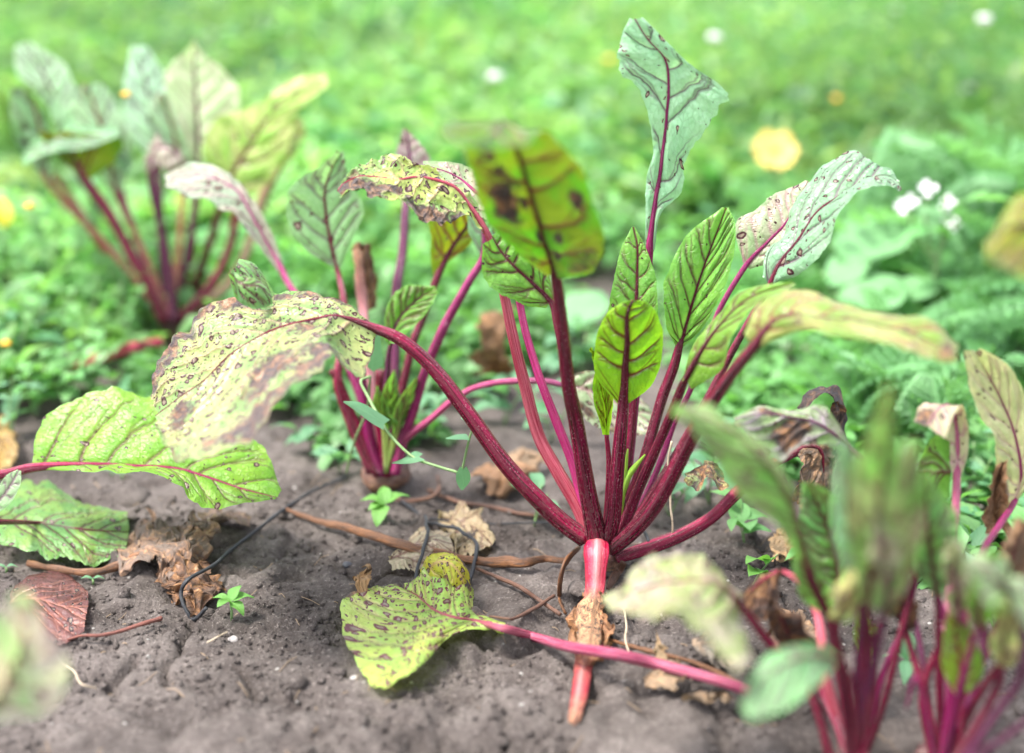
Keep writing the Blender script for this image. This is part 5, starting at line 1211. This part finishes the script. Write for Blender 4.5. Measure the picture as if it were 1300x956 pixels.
# seedlings
def seedling(label, foot, top, leaves, mat_kind='lime'):
    root = thing('seedling', label, 'seedling', foot)
    V, F, uv, tt = tube_arrays(np.array([foot, (foot + top) / 2 + np.array((.0005, 0, 0)), top]), np.array((.0009, .0008, .0007)), 6)
    mesh_obj('stem', V, F, M_GSTEM, root, None, uv)
    for az, el, s in leaves:
        place('leaf', LM[mat_kind], root, top - foot, az, el, s)
    return root
f_ = g(294, 788)
seedling('tiny seedling with three light green leaves on the bare soil', f_, f_ + np.array((0, 0, .013)), ((1.3, 0.1, .012), (-1.2, 0.0, .015), (-.5, .5, .013), (2.6, .1, .012), (-2.2, -.5, .013)))
f_ = g(489, 660)
seedling('bright seedling with a rosette of round leaves below the second beet', f_, f_ + np.array((0, 0, .012)), ((1.4, .1, .018), (-1.2, .2, .019), (.1, .5, .017), (2.9, -.5, .021), (2.2, -.1, .014)))
f_ = g(1235, 775)
seedling('small clover like sprout with round leaves at the lower right', f_, f_ + np.array((0, 0, .02)), ((.3, .9, .02), (2.0, .2, .014), (-1.5, .2, .014)), 'blue')
f_ = g(1150, 862)
seedling('sprout with two round bluish leaves between the near stalks', f_, f_ + np.array((0, 0, .012)), ((.1, .9, .022), (2.8, -.3, .018), (1.4, .2, .014)), 'blue')
for i, (px, py) in enumerate(((142, 604), (155, 608), (52, 742), (118, 742), (420, 672), (8, 727))):
    f_ = g(px, py)
    seedling(('tiny pair of seed leaves under the lying green leaf, left one', 'tiny pair of seed leaves under the lying green leaf, right one', 'tiny seed leaf beside the stained leaf', 'tiny green sprout on the stained leaf edge',
              'tiny green seed leaf on the soil left of the dry stem', 'small bluish sprout at the left edge of the soil')[i], f_, f_ + np.array((0, 0, .004)), ((1.5, .1, .008), (-1.5, .1, .008)), 'blue')

# bindweed
bw = thing('bindweed_vine', 'thin green bindweed vine with arrow shaped leaves hanging beside the arching stalk', 'bindweed', g(478, 612))
VD = (9, 8.5, 7, 5, 3, 2.2, 2, 2, 1.8)
vine = pts3([(470, 478), (458, 484), (468, 505), (478, 524), (495, 552), (524, 580), (552, 591), (582, 600)], (9, 8, 5, 3, 2))
V, F, uv, tt = tube_arrays(catmull(vine, np.linspace(0, 1, 50)), np.full(50, 0.0010), 8)
mesh_obj('stem', V, F, M_GSTEM, bw, None, uv)
v2 = pts3([(587, 596), (590, 582), (596, 556), (601, 542), (599, 534), (590, 530)], (2, 2))
V, F, uv, tt = tube_arrays(catmull(v2, np.linspace(0, 1, 30)), np.full(30, 0.0008), 8)
mesh_obj('stem', V, F, M_GSTEM, bw, None, uv)
v3 = pts3([(440, 600), (450, 560), (466, 520), (470, 478)], (14, 9))
V, F, uv, tt = tube_arrays(catmull(v3, np.linspace(0, 1, 30)), np.full(30, 0.0009), 8)
mesh_obj('stem', V, F, M_GSTEM, bw, None, uv)
def arrow(parent, M, L, R, dM, dL, dR):
    n = 14
    t = np.linspace(0, 1, n)
    a, b, c = catmull(pts3(M, dM), t), catmull(pts3(L, dL), t), catmull(pts3(R, dR), t)
    rows = [b, (a + b) / 2, a, (a + c) / 2, c]
    V = np.stack(rows, 1).reshape(-1, 3)
    uv = np.stack([np.tile(np.linspace(0, 1, 5), n), np.repeat(t, 5)], 1)
    return mesh_obj('leaf', V, grid_faces(n, 5), M_BLUE, parent, None, uv)
arrow(bw, [(471, 470), (473, 455), (476, 438), (481, 426)], [(466, 466), (464, 452), (465, 436), (479, 426)], [(474, 472), (486, 462), (484, 438), (483, 427)], 9, 9, 9)
arrow(bw, [(488, 538), (475, 530), (455, 518), (436, 510)], [(495, 533), (478, 522), (458, 511), (437, 509)], [(487, 546), (470, 536), (452, 522), (436, 511)], (4, 3), (5, 4), (3, 2.5))
arrow(bw, [(532, 580), (522, 583), (510, 586), (498, 588)], [(537, 576), (526, 573), (512, 582), (498, 587)], [(540, 584), (524, 588), (510, 589), (498, 588.5)], 3, 4, 2.5)
arrow(bw, [(588, 596), (588, 605), (588, 614), (586, 622)], [(584, 592), (579, 603), (580, 613), (585, 622)], [(592, 592), (597, 602), (596, 612), (588, 622)], 1.8, 1.8, 1.8)
arrow(bw, [(596, 556), (588, 555), (578, 556), (566, 557)], [(592, 551), (586, 551), (578, 552), (566, 556)], [(596, 559), (588, 558), (578, 558), (567, 557.5)], 2, 2.6, 1.6)
arrow(bw, [(599, 538), (594, 534), (590, 531), (585, 531)], [(596, 533), (592, 530), (588, 530), (585, 530)], [(601, 542), (594, 537), (589, 534), (586, 532)], 2, 2.4, 1.7)

# broad leaved weeds on the right
def broad(label, base, specs):
    root = thing('broadleaf_weed', label, 'weed', base)
    for (cx, cy, d, w, h, tilt) in specs:
        M = [(cx - w / 2, cy + tilt), (cx - w / 4, cy + tilt * .5), (cx, cy), (cx + w / 4, cy - tilt * .5), (cx + w / 2, cy - tilt)]
        L = [(cx - w / 2, cy + tilt - 1), (cx - w / 3, cy + tilt * .6 - h * .45), (cx, cy - h / 2), (cx + w / 3, cy - tilt * .6 - h * .4), (cx + w / 2, cy - tilt - 1)]
        R = [(cx - w / 2, cy + tilt + 1), (cx - w / 3, cy + tilt * .6 + h * .45), (cx, cy + h / 2), (cx + w / 3, cy - tilt * .6 + h * .4), (cx + w / 2, cy - tilt + 1)]
        A = catmull(pts3(M, d), np.linspace(0, 1, 16)); B = catmull(pts3(L, d + h * .07), np.linspace(0, 1, 16)); C = catmull(pts3(R, d - h * .07), np.linspace(0, 1, 16))
        A[:, 2] -= 0.004
        V = np.stack([B, (A + B) / 2 + (0, 0, .002), A, (A + C) / 2 + (0, 0, .002), C], 1).reshape(-1, 3)
        uv = np.stack([np.tile(np.linspace(0, 1, 5), 16), np.repeat(np.linspace(0, 1, 16), 5)], 1)
        mesh_obj('leaf', V, grid_faces(16, 5), M_BROAD, root, None, uv)
        q = W(cx - w / 2, cy + tilt, d)
        V, F, uv, tt = tube_arrays(catmull(np.array([base, (np.array(base) + q) / 2 + (0, 0, .02), q]), np.linspace(0, 1, 12)), np.full(12, .0018), 6)
        mesh_obj('stem', V, F, M_GSTEM, root, None, uv)
    return root
broad('broad leaved pale weed behind the olive drooping leaf', g(1090, 430), [(1108, 372, 45, 95, 46, 4), (1165, 365, 48, 60, 30, 4), (1110, 300, 55, 110, 55, 10), (1075, 340, 50, 60, 40, 8)])
broad('pale oval leaved weed low on the soil right of centre', g(1080, 500), [(1052, 484, 36, 92, 34, 3)])
broad('broad leaved weed at the right edge below the near olive leaf', g(1290, 450), [(1265, 402, 40, 110, 48, 14), (1320, 380, 44, 80, 50, 10)])
broad('round leaved pale weed behind the drooping front leaf', g(760, 440), [(740, 390, 50, 70, 40, 6), (770, 430, 46, 50, 24, 4)])

# feathery carrot tops on the right
def frond_arrays(n=8):
    parts = []
    P = np.array([(0, t, 0.25 * math.sin(t * 2.4) - .25 * t * t) for t in np.linspace(0, 1, 12)])
    parts.append(tube_arrays(P, np.linspace(.012, .005, 12), 5)[:3])
    V, F, U = [], [], []
    for i in range(n):
        t = 0.3 + 0.7 * i / n
        c = catmull(P, [t])[0]
        ln = 0.34 * (1.15 - t) + .05
        for sgn in (-1, 1):
            for j in range(4):
                s = (j + 1) / 4
                q = c + np.array((sgn * ln * s * .9, ln * s * .5, -.05 * s))
                for kk in (-1, 0, 1):
                    a = math.atan2(.5, sgn * .9) + kk * 0.8
                    dx, dy = math.cos(a), math.sin(a)
                    l2, w2 = ln * .4 * (1.1 - .5 * s), ln * .03
                    b0 = len(V)
                    V += [q + np.array((-dy * w2, dx * w2, 0)), q + np.array((dy * w2, -dx * w2, 0)), q + np.array((dx * l2 + dy * w2 * .4, dy * l2 - dx * w2 * .4, .02 * kk)), q + np.array((dx * l2 - dy * w2 * .4, dy * l2 + dx * w2 * .4, .03))]
                    F.append((b0, b0 + 1, b0 + 2, b0 + 3)); U += [(0.2, 0), (0.4, 0), (.4, 1), (.2, 1)]
    parts.append((np.array(V), F, np.array(U)))
    return join_arrays(parts)
fv, ff, fu = frond_arrays()
_o = mesh_obj('frond', fv, ff, M_CARROT, None, None, fu)
FROND = _o.data; bpy.data.objects.remove(_o)
def carrot(label, base, size, n, seed, group=None):
    rng = random.Random(seed)
    root = thing('carrot_plant', label, 'carrot', base, group)
    for i in range(n):
        place('frond', FROND, root, (0, 0, 0), 6.28 * i / n + rng.uniform(-.4, .4), rng.uniform(.5, 1.25), size * rng.uniform(.7, 1.1), rng.uniform(-.3, .3))
    return root
for i, (lab, px, py, s_, n_) in enumerate((('feathery carrot top on the soil behind the near mottled leaf', 1120, 560, .1, 8), ('feathery carrot top beside the drooping pink leaf', 1185, 590, .09, 7), ('feathery carrot top left of the pale withering leaf', 1160, 500, .12, 8),
                                           ('feathery carrot top low behind the violet leaf', 1090, 545, .09, 7), ('feathery carrot top at the right behind the withering leaf', 1270, 500, .14, 8), ('tall feathery carrot top at the right edge', 1270, 420, .24, 10),
                                           ('tall feathery carrot top behind the white flowers', 1200, 390, .24, 10), ('feathery carrot top near the right edge at mid height', 1240, 450, .17, 9), ('feathery carrot top right of the pale broad leaf', 1180, 440, .13, 8),
                                           ('feathery carrot top standing between the soil patch and the weeds', 1010, 400, .15, 8), ('feathery carrot top at the far right in the weeds', 1310, 400, .26, 10))):
    carrot(lab, g(px, py), s_, n_, 300 + i)

# white flowered radish
wr = thing('wild_radish', 'weed with small white four petalled flowers on the right', 'wild radish', g(1190, 470))
DW = (g(1190, 470)[1] - YC) * 100
for q in ([(1190, 470), (1192, 400), (1185, 330), (1175, 280), (1178, 240)], [(1185, 330), (1165, 300), (1152, 270)], [(1185, 330), (1202, 300), (1205, 270)], [(1187, 350), (1196, 300), (1200, 250)]):
    P = catmull(pts3(q, DW), np.linspace(0, 1, 20))
    V, F, uv, tt = tube_arrays(P, np.linspace(.0026, .0012, 20), 6)
    mesh_obj('stem', V, F, M_GSTEM, wr, None, uv)
def flower(parent, c, r, mat, n=4, name='flower', ctr=M_YBUD, face=(0, -0.8, 0.6), seed=0):
    rng = random.Random(seed)
    z = np.array(face) / np.linalg.norm(face)
    x = np.cross((0, 0, 1.0), z); x /= np.linalg.norm(x); y = np.cross(z, x)
    V, F = [], []
    for i in range(n):
        a = 6.283 * i / n + rng.uniform(-.2, .2)
        dx, ex = x * math.cos(a) + y * math.sin(a), -x * math.sin(a) + y * math.cos(a)
        b = len(V)
        for t, w in ((.1, .08), (.45, .3), (.8, .42), (1.0, .25)):
            for s in (-1, 0, 1):
                V.append(c + r * (dx * t + ex * w * s + z * (.25 * t * t - .1 * abs(s) * t)))
        F += [tuple(b + k for k in f) for f in grid_faces(4, 3).tolist()]
    o = mesh_obj(name, V, F, mat, parent)
    m = mesh_obj('flower_centre', ico_v * r * .18 + c + z * r * .1, ico_f, ctr, o)
    return o
for i, (px, py, r) in enumerate(((1146, 263, .008), (1157, 255, .007), (1178, 240, .009), (1205, 278, .008), (1204, 256, .007), (1196, 268, .006), (1210, 287, .007))):
    flower(wr, W(px, py, DW - 1 + i * .3), r, M_PETAL, 4, seed=i)
for i in range(6):
    place('leaf', LM['lance'], wr, np.array((0, 0, .01 + .03 * i)), i * 2.1, .4, .07)
# yellow squash flower far behind
yf = thing('squash_flower', 'large yellow blossom glowing in the weeds right of the tallest leaf', 'flower', g(985, 330))
Dy = (g(985, 330)[1] - YC) * 100
yc_ = W(980, 188, Dy)
P = catmull(np.array([g(985, 330), (g(985, 330) + yc_) / 2 + (.01, 0, 0), yc_]), np.linspace(0, 1, 16))
V, F, uv, tt = tube_arrays(P, np.full(16, .004), 6)
mesh_obj('stem', V, F, M_GSTEM, yf, None, uv)
flower(yf, yc_ + np.array((0, -.02, 0)), .027, M_YPETAL, 6, seed=4)
yl = thing('yellow_leaf_weed', 'weed with a yellowed leaf at the left edge', 'weed', g(-5, 400))
LM['yellow'] = leaf_mesh('yellow_leaf', plain_leaf('yellowed_leaf', (0.6, 0.5, 0.05), (0.6, 0.45, 0.05)), 0.6)
place('leaf', LM['yellow'], yl, W(5, 290, 62) - g(-5, 400), 0.3, 1.2, .036)
V, F, uv, tt = tube_arrays(np.array([g(-5, 400), (g(-5, 400) + W(5, 290, 62)) / 2, W(5, 290, 62)]), np.full(3, .0015), 6)
mesh_obj('stem', V, F, M_GSTEM, yl, None, uv)

# small pebbles
for lab, px, py, r, mat in (('small dark pebble on the soil left of the fallen leaf', 441, 717, .0035, M_DSTONE), ('white pebble below the seedling on the soil', 296, 812, .0035, M_STONE), ('flat grey stone under the lying green leaf', 165, 632, .016, M_SOIL),
                            ('grey clod of soil beside the loop of dry stalk', 738, 748, .009, M_SOIL), ('pale pebble at the lower left of the fallen leaf', 450, 862, .003, M_STONE)):
    c = g(px, py, 0)
    n, m = 10, 14
    th = np.linspace(0, 6.283, m, endpoint=False); ph = np.linspace(-1.57, 1.57, n)
    V = np.stack([np.outer(np.cos(ph), np.cos(th)), np.outer(np.cos(ph), np.sin(th)), np.outer(np.sin(ph), np.ones(m)) * .55], -1).reshape(-1, 3)
    V = V * (1 + .25 * vnoise(V * 1.7 + px, 3))[:, None] * r
    tag(mesh_obj('pebble', V + c, grid_faces(n, m, True), mat, None, None, None, True, c), lab, 'stone')

# ------------------------------------------------------------------ mass of weeds behind
def cover(name, label, npl, leaves, region, hfun, size, tints, seed, narrow=1.0):
    rng = np.random.default_rng(seed)
    x, y = region(rng, npl)
    hh = hfun(x, y, rng)
    patch = vnoise(np.stack([x * 1.6, y * 1.6, x * 0], 1), 91)
    n = npl * leaves
    pi = np.repeat(np.arange(npl), leaves)
    t = rng.uniform(0.15, 1, n) ** 0.8
    a = rng.uniform(0, 2 * np.pi, n)
    rad = hh[pi] * rng.uniform(0.05, 0.55, n)
    base = np.stack([x[pi] + np.cos(a) * rad, y[pi] + np.sin(a) * rad, hh[pi] * t], 1)
    s = size * rng.uniform(0.6, 1.5, n) * (1 + 0.12 * y[pi])
    el = rng.uniform(-0.5, 0.9, n)
    a2 = a + rng.normal(0, 0.7, n)
    d = np.stack([np.cos(a2) * np.cos(el), np.sin(a2) * np.cos(el), np.sin(el)], 1)
    sd_ = np.stack([-np.sin(a2), np.cos(a2), rng.normal(0, .35, n)], 1)
    nn = np.cross(d, sd_)
    w = s * 0.27 * narrow
    # leaf = 3 rows x 3: base point, wide row with fold, tip
    V = np.stack([base,
                  base + d * (s * .4)[:, None] - sd_ * w[:, None] + nn * (s * .1)[:, None], base + d * (s * .45)[:, None], base + d * (s * .4)[:, None] + sd_ * w[:, None] + nn * (s * .1)[:, None],
                  base + d * (s * .8)[:, None] - sd_ * (w * .6)[:, None] - nn * (s * .05)[:, None], base + d * (s * .8)[:, None] + sd_ * (w * .6)[:, None] - nn * (s * .05)[:, None],
                  base + d * s[:, None] - nn * (s * .18)[:, None]], 1).reshape(-1, 3)
    tri = np.array([(0, 2, 1), (0, 3, 2), (1, 2, 4), (2, 3, 5), (2, 5, 4), (4, 5, 6)])
    F = (tri[None] + (np.arange(n) * 7)[:, None, None]).reshape(-1, 3)
    uvt = np.array([(.5, 0), (0, .4), (.5, .45), (1, .4), (.2, .8), (.8, .8), (.5, 1)])
    tn = np.array(tints)
    ci = rng.integers(0, len(tn), npl)
    near = (patch + rng.normal(0, .3, npl)) > 0
    colr = tn[np.where(near, ci % max(1, len(tn) // 2), ci)][pi] * rng.uniform(.75, 1.25, (n, 1)) * (1 + .35 * vnoise(np.stack([x * 3.1, y * 3.1, x * 0 + 7], 1), 93))[pi][:, None]
    V[:, 2] += 0.0
    o = mesh_obj(name, V, F, M_COVER, None, {'tint': np.repeat(colr, 7, 0)}, np.tile(uvt, (n, 1)))
    return tag(o, label, 'weeds', kind='stuff')

def reg_back(rng, n):
    y = 1.72 + 8.5 * rng.uniform(0, 1, n) ** 1.5
    x = rng.uniform(-0.47, 0.47, n) * y
    edge = 1.78 + 0.15 * np.sin(x * 7) - 0.25 * np.clip(-x, 0, .5)
    y = np.where(y < edge, edge + rng.uniform(0, .6, n), y)
    return x, y
TG = [(.05, .16, .05), (.085, .23, .075), (.11, .28, .095), (.08, .21, .105), (.155, .32, .13), (.2, .33, .155), (.12, .27, .14), (.21, .34, .11)]
cover('weed_cover', 'bright green mass of leafy weeds filling the background', 3600, 30, reg_back, lambda x, y, r: (0.03 + 0.1 * np.clip(y - 1.6, 0, 2.6)) * r.uniform(.5, 1.5, len(x)), 0.034, TG, 5)
cover('fine_weed_cover', 'fine stemmed grass and feathery weeds mixed into the background', 2600, 28, reg_back, lambda x, y, r: (0.04 + 0.11 * np.clip(y - 1.6, 0, 2.6)) * r.uniform(.6, 1.5, len(x)), 0.045, [(.15, .3, .095), (.2, .34, .14), (.12, .26, .12), (.25, .36, .13)], 6, 0.3)
def reg_tall(rng, n):
    y = rng.uniform(2.0, 5.0, n)
    x = rng.uniform(-0.45, 0.45, n) * y
    x = np.where(rng.uniform(0, 1, n) < .45, rng.uniform(.12, .45, n) * y, x)
    return x, y
cover('tall_weed_cover', 'tall wispy feathery weeds standing in the background', 420, 46, reg_tall, lambda x, y, r: r.uniform(.2, .36, len(x)) * (1 + .05 * y), 0.03, [(.11, .25, .1), (.15, .29, .12), (.09, .22, .1), (.18, .31, .1)], 12, 0.22)
def reg_left(rng, n):
    x = rng.uniform(-.95, -.2, n); y = rng.uniform(1.16, 1.95, n)
    k = (x < -.24 - .12 * np.sin(y * 9)) & (np.abs(x + .335) + np.abs(y - 1.36) > .08) & (y > 1.12 + .45 * np.clip(x + .62, 0, 1))
    return np.where(k, x, -1.3 + rng.uniform(-.3, .3, n)), y
cover('low_weed_cover', 'carpet of small low weeds between the far beet and the left edge', 420, 18, reg_left, lambda x, y, r: (.03 + .07 * np.clip(y - 1.1, 0, 1)) * r.uniform(.6, 1.4, len(x)), 0.02, [(.11, .28, .08), (.16, .34, .11), (.11, .28, .13), (.2, .38, .11)], 8)
def reg_mid(rng, n):
    y = rng.uniform(1.08, 1.8, n); x = rng.uniform(-.3, .42, n) * y
    y = np.where((x > .12) & (rng.uniform(0, 1, n) < .55), rng.uniform(.82, 1.2, n), y)
    k = (vnoise(np.stack([x * 9, y * 9, x * 0], 1), 55) + (y - 1.35) * 1.1 + .45 * (x > .16) > -.02) & (np.abs(x - .19) + np.abs(y - .72) > .1)
    return np.where(k, x, x * .5), np.where(k, y, 1.85 + rng.uniform(0, .5, n))
cover('low_weed_cover', 'patches of small low weeds on the soil behind the large beet', 1050, 14, reg_mid, lambda x, y, r: (.015 + .07 * np.clip(y - 1.05, 0, 1)) * r.uniform(.5, 1.5, len(x)), 0.017, [(.12, .29, .09), (.17, .35, .12), (.1, .26, .12)], 9)
# small pale and yellow flowers dotted over the weeds
FM = []
for mat in (M_YBUD, M_PETAL):
    V = ico_v * np.array((1, 1, .6)); o = mesh_obj('small_flower', V, ico_f, mat); FM.append(o.data); bpy.data.objects.remove(o)
rng_ = random.Random(5)
spots_ = [(1096, 75), (1122, 22), (850, 105), (772, 85), (760, 110), (1155, 60), (1215, 105), (1240, 110), (1290, 140), (1285, 160), (1225, 60), (1250, 20), (900, 40), (1060, 135), (1045, 170), (700, 60), (620, 90), (400, 40), (500, 25), (1290, 60), (935, 205), (800, 238), (665, 235), (1140, 175)]
for i, (px, py) in enumerate(spots_):
    for j in range(1):
        p = W(px + rng_.uniform(-14, 14), py + rng_.uniform(-10, 10), rng_.uniform(110, 260))
        s_ = rng_.uniform(.006, .012)
        o = bpy.data.objects.new('small_flower', FM[1 if rng_.random() < .75 else 0])
        COL.objects.link(o); o.location = p; o.scale = (s_,) * 3
        tag(o, 'tiny pale or yellow flower head standing among the background weeds', 'flower', 'tiny flowers in the background weeds')
for i, (px, py, d) in enumerate(((160, 120, 50), (37, 262, 40), (8, 436, 36))):
    o = bpy.data.objects.new('small_flower', FM[0]); COL.objects.link(o); o.location = W(px, py, d); o.scale = (.005,) * 3
    tag(o, ('yellow bud above the leaves of the far beet', 'yellow bud of a weed at mid left', 'yellow bud of a weed at the left edge')[i], 'flower bud')
